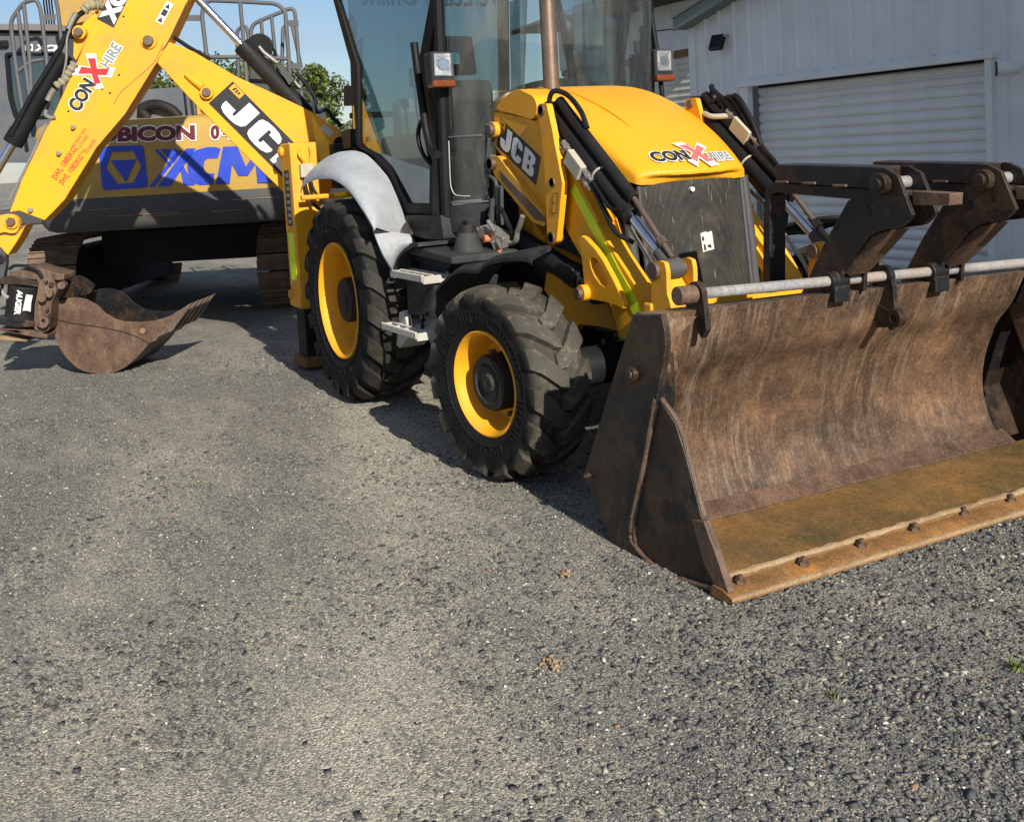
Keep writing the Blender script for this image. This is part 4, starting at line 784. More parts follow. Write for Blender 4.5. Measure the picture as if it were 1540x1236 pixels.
# ---- cab
def plan(t):
    """windscreen plan curve: t from -1 (right pillar) to 1 (left pillar)"""
    a = abs(t); y = .725 * math.copysign(math.sin(min(1, a) * PI / 2) ** .75 if a > 0 else 0, t); x = .86 + .27 * (1 - a ** 2.6); return x, y
def lean(z): return .055 * (z - 1.2)
def D(u, w_, z, s): q = Vector((.86 - .9877 * u + .1564 * w_, -.69 - .1564 * u - .9877 * w_, z)); return q if s < 0 else Vector((q.x, -q.y, q.z))
def dslab(name, prof, w0, w1, mat, parent, s, bev=0, holes=()):
    m = MB(); m.slab([D(u, w0, z, s) for u, z in prof], D(0, w1, 0, s) - D(0, w0, 0, s), [[D(u, w0, z, s) for u, z in h] for h in holes]); return m.build(name, mat, parent, bevel=bev)
for s in (-1, 1):
    Y = lambda v: s * v
    dr = dslab('door_frame', [(1.32, 2.74)] + [(1.096,2.185),(1.101,1.661),(1.046,1.628),(.86,1.568),(.739,1.492),(.642,1.39),(.509,1.206),(.181,1.196),(.141,1.536),(.159,2.097)] + [(-.12, 2.74)], .0, -.04, 'cab_black', BL, s, .006,
               [[(1.23, 2.66)] + [(1.004,2.176),(1.068,1.671),(1.005,1.638),(.83,1.582),(.692,1.5),(.588,1.391),(.48,1.269),(.239,1.266),(.207,1.494),(.278,1.772),(.27,2.107)] + [(0, 2.66)]])
    dslab('door_glass', [(1.25, 2.68)] + [(1.012,2.177),(1.077,1.665),(.831,1.576),(.692,1.495),(.489,1.261),(.23,1.258),(.198,1.494),(.26,2.106)] + [(-.02, 2.68)], -.018, -.022, 'glass_tint', dr, s)
    m = MB(); m.prism([(.779,2.142),(.908,2.129),(.909,1.824),(.863,1.211),(.885,1.06),(.72,1.062),(.794,1.537)], Y(.765), Y(.69)); m.build('front_pillar', 'cab_black', BL, bevel=.012)
    m = MB(); m.prism(rnd([(.37,1.191),(.797,1.197),(.917,1.21),(.941,1.063),(.662,1.057),(.389,1.077)], .02), Y(.785), Y(.70)); si = m.build('door_sill', 'plastic', BL, bevel=.014, seg=3)
    m = MB(); m.prism(rnd([(.428,1.169),(.763,1.17),(.736,1.113),(.455,1.117)], .02), Y(.788), Y(.784)); m.build('sill_recess', 'cab_black', si, bevel=.002)
    # grab rail, door handle, hinges
    m = MB(); m.tube(smoothpath([(.725,-.8,2.234),(.746,-.8,2.094),(.781,-.8,1.911),(.817,-.8,1.729),(.855,-.8,1.633),(.9,-.8,1.581),(.981,-.8,1.565)]), .024, 12); m.v = [(x, Y(-y), z) for x, y, z in m.v]; m.build('grab_rail', 'cab_black', BL, smooth=40)
    m = MB(); m.tube(smoothpath([D(u, .012, z, s) for u, z in [(.199,1.812),(.274,1.737),(.291,1.666),(.26,1.585),(.193,1.521),(.129,1.484)]]), .014, 8); m.build('door_seal', 'hose', dr, smooth=40)
    m = MB(); m.prism(rnd([(-.563,2.079),(-.373,2.064),(-.253,2.021),(-.257,1.962),(-.372,1.93),(-.593,1.939)], .02), Y(.80), Y(.75)); m.build('hinge_cover', 'plastic', BL, bevel=.008)
    m = MB(); m.prism(rnd([(-.691,1.764),(-.491,1.776),(-.503,1.645),(-.656,1.639)], .012), Y(.80), Y(.75)); m.build('door_hinge', 'cab_black', BL, bevel=.006)
    # headlamp on its bracket
    hx, hy, hz_ = 1.04, Y(.775), 2.045
    m = MB(); m.box((hx - .035, hy, hz_ + .005), (.11, .145, .200)); hl = m.build('headlamp', 'plastic', BL, bevel=.018, seg=3)
    m = MB(); m.box((hx + .014, hy, hz_ + .028), (.014, .114, .130)); rf = m.build('reflector', 'lamp_reflector', hl, bevel=.008)
    m = MB(); m.cyl((hx + .018, hy, hz_ + .03), (hx + .030, hy, hz_ + .03), .040, .030, 20); m.build('bulb_shield', 'chrome', rf, smooth=40)
    for dz_ in (-.03, .082):
        m = MB(); m.box((hx + .026, hy, hz_ + dz_), (.012, .085, .010)); m.build('lens_ridge', 'lamp_reflector', rf, bevel=.003)
    m = MB(); m.box((hx + .036, hy, hz_ + .028), (.006, .120, .137)); m.build('lamp_lens', 'glass_lamp', hl, bevel=.003)
    m = MB(); m.box((hx - .010, hy, hz_ - .080), (.095, .142, .042)); m.build('indicator_lens', 'amber', hl, bevel=.012, seg=3)
    if s > 0:
        m = MB(); m.tube([(hx - .03, hy - .02, hz_ + .10), (hx - .10, hy - .06, 2.75)], .018, 10); m.tube(smoothpath([(hx - .03, hy, hz_ - .10), (hx - .03, hy, hz_ - .22), (hx - .10, hy - .02, hz_ - .35), (hx - .12, hy - .06, 1.55)]), .016, 10); m.build('lamp_bracket', 'cab_black', BL, smooth=40)
        m = MB(); m.tube([(hx - .05, hy - .02, 2.0), (.93, .70, 2.0)], .016, 8); m.build('lamp_stay', 'cab_black', BL)
    else:
        m = MB(); m.tube([(hx - .05, hy + .05, 2.05), (.93, -.74, 2.05)], .02, 8); m.build('lamp_stay', 'cab_black', BL)
    # rear side post and quarter
    m = MB(); m.prism([(-.80, 2.74), (-.72, 2.74), (-.84, 1.55), (-.92, 1.55)], Y(.64), Y(.57)); m.build('rear_pillar', 'cab_black', BL, bevel=.01)
    m = MB(); m.prism([(-.74, 2.70), (-.46, 2.70), (-.66, 1.66), (-.84, 1.66)], Y(.655), Y(.65)); m.build('quarter_glass', 'glass_tint', BL)
# curved windscreen
ts = np.linspace(-1, 1, 33)
m = MB(); m.grid([[(plan(t)[0] + lean(z), plan(t)[1], z) for t in ts] for z in np.linspace(1.27, 2.74, 9)]); ws = m.build('windscreen', 'glass_screen', BL, smooth=60)
m = MB()
for z, tr in ((1.66, np.linspace(-1, -.52, 9)), (1.275, ts)): m.tube([(plan(t)[0] + lean(z) + .004, plan(t)[1], z) for t in tr], .006, 6)
m.build('screen_seam', 'rail_grey', ws)
m = MB(); pth = [(-.90, 1.64), (-.90, 1.42), (-.885, 1.36), (-.84, 1.325), (-.76, 1.315), (-.66, 1.312)]
m.tube([(plan(t)[0] + lean(z) + .004, plan(t)[1], z) for t, z in smoothpath(pth)], .0035, 6); m.build('glass_edge', 'step_grey', ws)
m = MB(); m.grid([[(plan(t)[0] + lean(z) + .012, plan(t)[1] * 1.01, z) for t in ts] for z in (1.10, 1.14, 1.262)], (-.07, 0, 0)); m.build('screen_sill', 'plastic', BL, smooth=40)
m = MB(); m.prism(rnd([(.62, 1.05), (.62, 1.62), (.97, 1.66), (1.0, 1.05)], .05), -.36, .36); m.build('bulkhead', 'dashboard', BL, bevel=.05)
ck = [(.60 * math.cos(a), 1.55 + .43 * math.sin(a) ** .8 if math.sin(a) > 0 else 1.55) for a in np.linspace(PI, 0, 25)]
m = MB(); m.slab([(1.035, y, z) for y, z in ck] + [(1.035, .5, 1.2), (1.035, -.5, 1.2)], (.035, 0, 0)); m.build('hood_cowl', 'plastic', BL, bevel=.008)
for s in (1, -1):
    m = MB(); m.tube([(.90, s * .735, 1.2), (.985, s * .735, 2.74)], .034, 8); m.build('screen_pillar', 'cab_black', BL, smooth=40)
m = MB(); m.tube([(.985, .60, 1.98), (1.075, .40, 1.80), (1.12, .24, 1.72)], .010, 6); m.tube([(.99, .66, 2.30), (1.0, .63, 1.85)], .012, 6); m.cyl((.98, .62, 1.95), (1.02, .62, 1.95), .03, .03, 12); m.build('wiper', 'black_paint', BL, smooth=40)
m = MB(); m.box((.15, 0, 2.93), (2.05, 1.56, .12)); m.build('cab_roof', 'cab_black', BL, bevel=.04, seg=3)
m = MB(); m.box((.2, 0, 1.02), (1.6, 1.40, .06)); m.build('cab_floor', 'interior', BL)
m = MB(); m.box((-.88, 0, 1.40), (.05, 1.34, .40)); m.box((-.86, 0, 1.60), (.06, 1.36, .06)); m.build('rear_panel', 'cab_black', BL)
m = MB(); m.slab([(-.87, -.64, 1.62), (-.87, .64, 1.62), (-.715, .64, 2.88), (-.715, -.64, 2.88)], (.005, 0, 0)); m.build('rear_glass', 'glass_tint', BL)
wg = bpy.context
text('window_lettering', 'We Learn Online', [Vector((-.70, .60, 2.82)), Vector((-.70, -.60, 2.82)), Vector((-.715, -.60, 2.655)), Vector((-.715, .60, 2.655))], 'grey_decal', BL.children[-1], lift=.004, bold=.012, shear=.35)
# inside: seat, wheel, consoles
m = MB(); m.box((-.35, 0, 1.78), (.16, .50, .60), Matrix.Rotation(-.15, 3, 'Y')); m.box((-.12, 0, 1.50), (.50, .50, .14)); st_ = m.build('seat', 'seat_fabric', BL, bevel=.05, seg=3)
m = MB(); m.slab([(-.44, -.15, 2.12), (-.44, .15, 2.12), (-.47, .14, 2.40), (-.47, -.14, 2.40)], (.09, 0, 0), [[(-.45, -.05, 2.20), (-.45, .05, 2.20), (-.46, .05, 2.29), (-.46, -.05, 2.29)]]); m.build('headrest', 'seat_fabric', st_, bevel=.02)
m = MB(); m.tube([Vector((.52, 0, 1.72)) + .19 * (math.cos(a) * Vector((0, 1, 0)) + math.sin(a) * Vector((.5, 0, .86))) for a in np.linspace(0, 2 * PI, 25)], .014, 8); m.tube([(.52, 0, 1.72), (.78, 0, 1.3)], .03, 8); m.build('steering_wheel', 'interior', BL, smooth=40)
for y in (-.50, .52):
    m = MB(); m.box((-.1, y, 1.42), (.75, .20, .58)); m.build('side_console', 'interior', BL, bevel=.04)
for c, d in (((-.55, -.30, 1.72), (.22, .26, .5)), ((-.5, .36, 1.68), (.26, .3, .42))):
    m = MB(); m.box(c, d); m.build('rear_console', 'interior_beige', BL, bevel=.05)
m = MB(); m.tube([(-.86, -.66, 1.88), (-.86, .66, 1.88)], .022, 8); m.build('rear_rail', 'cab_black', BL)
m = MB(); m.box((-.84, -.02, 2.02), (.07, .15, .15)); m.cyl((-.80, -.02, 2.02), (-.79, -.02, 2.02), .05, .05, 16); m.build('work_lamp', 'black_paint', BL, bevel=.02)
m = MB(); m.tube(smoothpath([(-.2, -.40, 1.70), (-.22, -.41, 1.95), (-.22, -.41, 2.05)]), .010, 6); m.box((-.22, -.41, 2.10), (.06, .05, .13)); m.build('control_lever', 'cab_black', BL, bevel=.01)

# ---- rear mudguards
for s in (-1, 1):
    lip = smoothpath([(-.684,1.359),(-.638,1.401),(-.501,1.437),(-.296,1.46),(-.101,1.465),(.06,1.456),(.298,1.397),(.488,1.303),(.665,1.19),(.71,1.154)], 4)
    inn = smoothpath([tuple(D(u, .014, z, -1)) for u, z in [(1.342,1.581),(1.273,1.612),(1.175,1.624),(1.063,1.617),(.941,1.589),(.841,1.539),(.741,1.476),(.66,1.41),(.543,1.238),(.465,1.077)]], 4)
    rows = []
    for (a, b_), (c, yi, d) in zip(lip, inn):
        row = []
        for t in (0, .03, .08, .2, .4, .6, .8, 1):
            e = 1 - (1 - t) ** 1.7; bulge = .03 * math.sin(PI * t)
            row.append((a + (c - a) * t, s * (1.13 - (1.13 + yi) * t), b_ + .028 * min(1, t * 12) + (d - b_ - .028) * e + bulge * .4))
        rows.append(row)
    m = MB(); m.grid(rows, (0, 0, -.018)); m.build('rear_mudguard', 'weathered_fender', BL, smooth=50)
    lo = smoothpath([(.576,1.138),(.626,1.079),(.721,.991),(.846,.916)], 4); hi = smoothpath([(.556,1.085),(.587,1.047),(.498,.998),(.297,.879)], 4)
    m = MB(); m.grid([[(a + (c - a) * t, s * (1.085 - .245 * t), b_ + (d - b_) * t) for t in (0, .25, .5, .75, 1)] for (a, b_), (c, d) in zip(lo, hi)], (0, 0, -.015)); m.build('mudguard_extension', 'weathered_fender', BL, smooth=50)

# ---- tank, steps and front mudguard (mirrored)
for s in (-1, 1):
    rim_o = smoothpath([(.692,.878),(.73,.934),(.796,.984),(.9,1.03),(1.03,1.066),(1.107,1.072)], 4)
    m = MB(); m.grid([[(x, s * y, z) for y in (1.02, 1.0, .70)] for x, z in rim_o], (0, 0, -.02)); m.build('tank_arch', 'plastic', BL, smooth=40)
    m = MB(); m.prism([(.408,.845),(.471,.912),(.583,.973),(.748,1.029),(.998,1.002),(1.281,.98),(1.245,.922),(1.106,.85),(.606,.815)], s * .90, s * .60); m.build('tank_recess', 'plastic', BL, bevel=.01)
    m = MB(); m.prism(rnd([(.851,.841),(1.26,.867),(1.237,.809),(1.112,.662),(.839,.633)], .02), s * 1.0, s * .60); tk = m.build('fuel_tank', 'plastic', BL, bevel=.02, seg=3)
    m = MB(); m.prism([(.929,.655),(1.069,.765),(1.176,.834),(1.22,.837),(1.096,.744),(1.007,.663)], s * 1.004, s * .998); m.build('tank_rib', 'cab_black', tk, bevel=.003)
    m = MB(); m.prism([(.86, 1.058), (1.25, 1.024), (1.46, 1.012), (1.46, .965), (1.25, .975), (.86, .99)], s * .98, s * .56); m.build('tank_deck', 'plastic', BL, bevel=.015, seg=3)
    m = MB(); m.lathe([(0, .10), (.05, .078), (.11, .060), (.125, .055)], n=28); m.v = [(1.30 + x, s * .80 + z, 1.0 + y) for x, y, z in m.v]; fn = m.build('filler_neck', 'plastic', BL, smooth=40)
    m = MB(); m.cyl((1.30, s * .80, 1.118), (1.30, s * .80, 1.165), .058, .050, 28); m.box((1.30, s * .80, 1.175), (.075, .03, .03)); m.build('filler_cap', 'black_paint', fn, smooth=40, bevel=.006)
    # steps: open gratings with a back kerb
    for (x0, x1, y0, y1, z, nm) in ((.80, 1.27, 1.075, .89, .885, 'step'), (.66, 1.19, 1.10, .90, .560, 'step')):
        m = MB(); m.box(((x0 + x1) / 2, s * y0, z - .004), (x1 - x0, .014, .032)); m.box(((x0 + x1) / 2, s * y1, z + .015), (x1 - x0 - .12, .016, .10)); m.box((x0, s * (y0 + y1) / 2, z - .008), (.018, y0 - y1, .045)); m.box((x1, s * (y0 + y1) / 2, z - .008), (.018, y0 - y1, .045))
        for k in range(1, 4): xx = x0 + (x1 - x0) * k / 4; m.box((xx, s * (y0 + y1) / 2, z), (.016, y0 - y1, .020))
        for k in (1, 2): yy = y1 + (y0 - y1) * k / 3; m.box(((x0 + x1) / 2, s * yy, z), (x1 - x0, .014, .020))
        sp = m.build(nm, 'step_grey', BL, bevel=.004); m = MB()
        for k in range(26): m.box((x0 + (x1 - x0) * (k + .5) / 26, s * y0, z + .016), (.009, .014, .010))
        for j in (1, 2):
            for k in range(26): m.box((x0 + (x1 - x0) * (k + .5) / 26, s * (y1 + (y0 - y1) * j / 3), z + .014), (.009, .016, .010))
        m.build('step_teeth', 'step_grey', sp)
    m = MB()
    for xx in (.86, 1.02): m.tube([(xx - .03, s * .97, .86), (xx + .02, s * 1.0, .55)], .012, 8)
    for z in (.78, .69, .62): m.tube([(.85, s * .98, z), (1.03, s * .98, z)], .010, 8)
    m.box((.80, s * .93, .74), (.04, .06, .40)); m.build('step_hanger', 'black_paint', BL, smooth=40)
    lip = smoothpath([(1.367,.689),(1.41,.739),(1.48,.836),(1.612,.91),(1.8,.976),(2.017,.989),(2.078,1.015),(2.137,1.035),(2.292,1.063),(2.448,1.077),(2.547,1.076),(2.579,1.064)], 3)
    nL = len(lip) - 1; rows = [[(a - .12 * (k / nL) ** 3 * t, s * (1.10 - (.34 - .20 * (k / nL) ** 2) * t), b_ + .022 * min(1, t * 9) + .012 * t) for t in (0, .05, .12, .35, .6, 1)] for k, (a, b_) in enumerate(lip)]
    m = MB(); m.grid(rows, (0, 0, -.016)); m.build('front_mudguard', 'plastic', BL, smooth=45)
    m = MB(); m.prism([(.753,.638),(.827,.659),(.877,.508),(.718,.42),(.67,.43)], s * 1.02, s * .86); m.build('mudguard_flap', 'step_grey', BL)
# service couplings between cab and arm
vbx = [(1.307,-.62,1.087)][0]
m = MB(); m.box(vbx, (.20, .10, .07), Matrix.Rotation(.35, 3, 'Y') @ Matrix.Rotation(.3, 3, 'Z')); cb = m.build('coupling_block', 'steel_fitting', BL, bevel=.006)
m = MB()
for a, b_ in (((-.10, .02), (-.22, .06)), ((-.08, -.01), (-.20, .02)), ((.08, .03), (.02, .09)), ((.05, -.03), (.10, -.07)), ((.10, -.02), (.16, -.05))):
    m.cyl((vbx[0] + a[0], vbx[1] - .05, vbx[2] + a[1]), (vbx[0] + b_[0], vbx[1] - .06, vbx[2] + b_[1]), .014, .012, 10)
m.build('coupling_stub', 'steel_fitting', cb, smooth=40)
m = MB(); m.cyl((vbx[0] + .0, vbx[1] - .05, vbx[2] - .01), (vbx[0] - .0, vbx[1] - .085, vbx[2] - .01), .022, .022, 14); m.cyl((vbx[0] + .12, vbx[1] - .05, vbx[2] - .07), (vbx[0] + .14, vbx[1] - .06, vbx[2] - .09), .016, .014, 12); m.build('coupling_cap', 'red_cap', cb, smooth=40)
m = MB(); m.tube(smoothpath([(1.243,-.6,1.291),(1.216,-.6,1.189),(1.203,-.6,1.135),(1.233,-.6,1.112)]), .017, 10); m.build('hydraulic_hose', 'dark_grey', cb, smooth=40)
m = MB(); m.tube(smoothpath([(1.144,-.55,1.645),(1.107,-.55,1.512),(1.097,-.55,1.436),(1.194,-.55,1.393),(1.191,-.55,1.301),(1.124,-.55,1.139)]), .012, 8); m.tube([(1.228,-.55,1.368),(1.199,-.55,1.149)], .012, 8); m.tube([(1.267,-.55,1.368),(1.244,-.55,1.143)], .012, 8); m.build('steel_lines', 'dark_grey', BL, smooth=40)
m = MB(); m.tube(smoothpath([(1.235,-.58,1.253),(1.321,-.58,1.222),(1.383,-.58,1.15),(1.446,-.58,1.103)]), .014, 8); m.tube(smoothpath([(1.237,-.6,1.255),(1.158,-.6,1.22),(1.121,-.6,1.151),(1.068,-.6,1.115),(.928,-.6,1.093)]), .012, 8); m.build('black_hoses', 'hose', BL, smooth=40)
m = MB(); m.tube(smoothpath([(1.556,-.58,1.203),(1.513,-.58,1.144),(1.485,-.58,1.114),(1.467,-.58,1.067),(1.415,-.58,1.048),(1.367,-.58,1.063)]), .015, 10); m.build('lever_handle', 'steel_fitting', BL, smooth=40)

# ---- front bucket (a part with its own pieces)
LZ = lambda y: .91 - .022 * y            # the lip sits a touch lower at the far end
inner = [(3.56, .0), (3.49, .74), (3.405, .635), (3.345, .50), (3.318, .37), (3.33, .24), (3.375, .13), (3.41, .085)]
def mold(y): return smoothpath([(3.565, LZ(y))] + inner[1:], 4)
ys = np.linspace(-1.145, .905, 12)
m = MB(); a = [mold(y) for y in ys]
rows = [[(x, y, z) for x, z in q] for y, q in zip(ys, a)]
m.grid(rows)
back = [[(3.545, y, LZ(y) + .0), (3.46, y, LZ(y) - .0), (3.08, y, .25), (3.10, y, .20), (3.22, y, .055), (3.41, y, .03), (3.41, y, .085)] for y in ys]
m.grid(back); m.grid([[r[0], b[0]] for r, b in zip(rows, back)])
for e in (0, -1): m.add([*rows[e], *reversed(back[e][:-1])], [tuple(range(len(rows[0]) + 6))])
LB = m.build('loader_bucket', 'rust_plate', BL, smooth=50)
LB['label'] = 'wide rusty multi-purpose loader bucket'
# floor, junction strip, cutting edge
m = MB(); m.prism([(3.40, .03), (3.46, .072), (3.915, .048), (3.915, .012)], -1.15, 1.15); m.build('bucket_floor', 'rust_floor', LB, bevel=.003)
m = MB(); m.prism([(3.385, .115), (3.40, .125), (3.475, .080), (3.47, .070)], -1.14, .93); m.build('junction_strip', 'rust_bucket', LB, bevel=.002)
m = MB(); m.prism([(3.885, -.006), (3.99, -.006), (4.015, .004), (4.0, .020), (3.955, .036), (3.90, .036)], -1.185, 1.185); ce = m.build('cutting_edge', 'rust_orange', LB, bevel=.004)
m = MB(); pth = [(3.91 + .006 * noise.noise((y * 9, 0, 0)), y, .052 + .005 * noise.noise((y * 13, 4, 0))) for y in np.linspace(-1.14, 1.14, 120)]; m.tube(pth, [.012 + .006 * noise.noise((k * .37, 0, 7)) for k in range(120)], 7); m.build('edge_weld', 'rust_edge', LB, smooth=50)
m = MB(); pth = [(4.003 + .004 * noise.noise((y * 11, 2, 0)), y, .012) for y in np.linspace(-1.185, 1.185, 120)]; m.tube(pth, [.010 + .005 * noise.noise((k * .43, 3, 7)) for k in range(120)], 7); m.build('edge_lip', 'rust_edge', ce, smooth=50)
m = MB(); m.cyl((0, 0, -.01), (0, 0, .012), .019, .019, 6); m.cyl((0, 0, .012), (0, 0, .030), .011, .010, 10); bme = None
for q in [(3.951,-1.1,.045),(3.952,-.815,.045),(3.945,-.526,.045),(3.942,-.247,.045),(3.93,.039,.045),(3.935,.307,.045)] + [(3.945, .62, .04), (3.945, .87, .04), (3.945, 1.1, .04)]:
    if bme is None: bo = m.build('edge_bolt', 'rust_bucket', ce, loc=(q[0], q[1], .036)); bme = bo.data
    else: obj('edge_bolt', bme, None, ce, loc=(q[0], q[1], .036))
# side plates: fixed cheek, clam cheek, side cutter
SP = [(3.477,.93),(3.659,.952),(3.678,.893),(3.677,.832),(3.611,.638),(3.516,.386),(3.419,.141),(3.406,.102),(3.417,.023),(3.456,-.031),(3.269,-.021),(3.208,.03),(3.086,.192),(3.071,.242)]
CP = [(3.604,.63),(3.701,.558),(3.754,.447),(3.829,.251),(3.963,.023),(3.871,.005),(3.576,-.031),(3.42,.017),(3.403,.135),(3.501,.38)]
CU = [(3.792,.234),(3.863,.249),(3.927,.144),(3.986,.031),(3.919,.021),(3.853,.093)]
for s, off in ((-1, 0), (1, 0)):
    m = MB(); m.prism(SP, s * 1.175, s * 1.148); m.build('side_plate', 'rust_dark', LB, bevel=.004)
    m = MB(); m.prism(CP, s * 1.163, s * 1.135); m.build('clam_cheek', 'rust_dark', LB, bevel=.004)
    m = MB(); m.prism(CU, s * 1.180, s * 1.150); m.build('side_cutter', 'rust_bucket', LB, bevel=.004)
    ed = smoothpath([(3.596,.633),(3.511,.392),(3.451,.249),(3.403,.135)], 8); m = MB(); m.tube([(x, s * 1.172, z) for x, z in ed], [.009 + .004 * noise.noise((k * .6, 1, 0)) for k in range(len(ed))], 7)
    eb = smoothpath([(3.402,.124),(3.389,.069),(3.411,.019),(3.576,-.031),(3.736,-.013),(3.956,.022)], 8); m.tube([(x, s * 1.17, z + .004) for x, z in eb], [.010 + .006 * noise.noise((k * .5, 6, 0)) for k in range(len(eb))], 7); m.build('plate_weld', 'rust_bucket', LB, smooth=50)
    fe = smoothpath([(3.604,.63),(3.701,.558),(3.754,.447),(3.829,.251)], 6); m = MB(); m.tube([(x, s * 1.15, z) for x, z in fe], .010, 7); m.build('cheek_edge', 'rust_bucket', LB, smooth=50)
    for q, r in (([(3.467,.706)][0], .032), ([(3.106,.231)][0], .016)):
        m = MB(); m.cyl((q[0], s * 1.15, q[1]), (q[0], s * 1.195, q[1]), r, r * .95, 22); m.cyl((q[0], s * 1.19, q[1]), (q[0], s * 1.203, q[1]), r * .6, r * .5, 16); m.build('pivot_boss', 'rust_dark', LB, smooth=40, bevel=.003)
    m = MB(); m.prism([(3.47, .62), (3.55, .78), (3.60, .80), (3.60, .62), (3.55, .52)], s * 1.14, s * 1.08); m.build('hinge_post', 'rust_dark', LB, bevel=.008)
    m = MB(); e_ = 1.06 if s < 0 else .93; m.cyl((3.56, s * 1.12, .735), (3.56, s * e_, .735), .034, .034, 20); m.cyl((3.56, s * 1.12, .735), (3.56, s * (e_ + .04), .735), .044, .044, 20); m.build('hinge_barrel', 'rust_bucket', LB, smooth=40, bevel=.004)
    m = MB(); m.slab([(3.56, s * 1.147, .93), (3.60, s * 1.147, .92), (3.60, s * 1.147, .80), (3.57, s * 1.02, .92), (3.575, s * .93, LZ(-.9 * s) + .01)][:3] + [(3.585, s * .96, .91)], (-.02, 0, 0)); m.build('corner_gusset', 'rust_plate', LB)
m = MB(); m.prism([(3.46, .885), (3.50, .885), (3.30, .50), (3.22, .28), (3.33, .05), (3.22, .05), (3.10, .20), (3.08, .25)], .907, 1.15); m.build('end_backing', 'rust_dark', LB, bevel=.004)
m = MB(); m.prism([(3.42, .70), (3.52, .77), (3.60, .70), (3.62, .52), (3.56, .40), (3.50, .50)], .955, 1.0); m.build('clam_arm', 'rust_bucket', LB, bevel=.01)
# lugs and the fork tube along the lip
TX, TZ = 3.56, lambda y: .957 - .035 * y
m = MB(); m.tube([(TX, -.98, TZ(-.98)), (TX, 1.25, TZ(1.25))], .0215, 18); ft = m.build('fork_tube', 'galvanised', LB, smooth=40)
m = MB(); m.cyl((TX, -1.03, TZ(-1)), (TX, -.95, TZ(-.95)), .036, .036, 20); m.build('tube_end_cap', 'rust_bucket', ft, smooth=40, bevel=.003)
for y in (-.935, .033, 1.0):
    z = TZ(y); low = .13 if y != .033 else .19
    pr = [(TX + .048 * math.cos(t), z + .048 * math.sin(t)) for t in np.linspace(2.6, -.2, 14)] + [(TX + .055, z - .05), (TX + .06, z - low), (TX + .03, z - low - .035), (TX - .055, z - low * .6), (TX - .06, z - .04)]
    m = MB(); m.prism(pr, y - .012, y + .012); lg = m.build('tube_lug', 'rust_dark', LB, bevel=.003)
    if y == .033:
        z2 = z - .17; pr = [(TX + .055 + .040 * math.cos(t), z2 + .040 * math.sin(t)) for t in np.linspace(2.2, -1.9, 14)] + [(TX - .04, z2 - .05), (TX - .05, z2 + .06)]
        m = MB(); m.prism(pr, y - .018, y + .018, [[(TX + .055 + .018 * math.cos(t), z2 + .018 * math.sin(t)) for t in np.linspace(0, 2 * PI, 12, endpoint=False)]]); m.build('lug_eye', 'rust_dark', lg, bevel=.003)
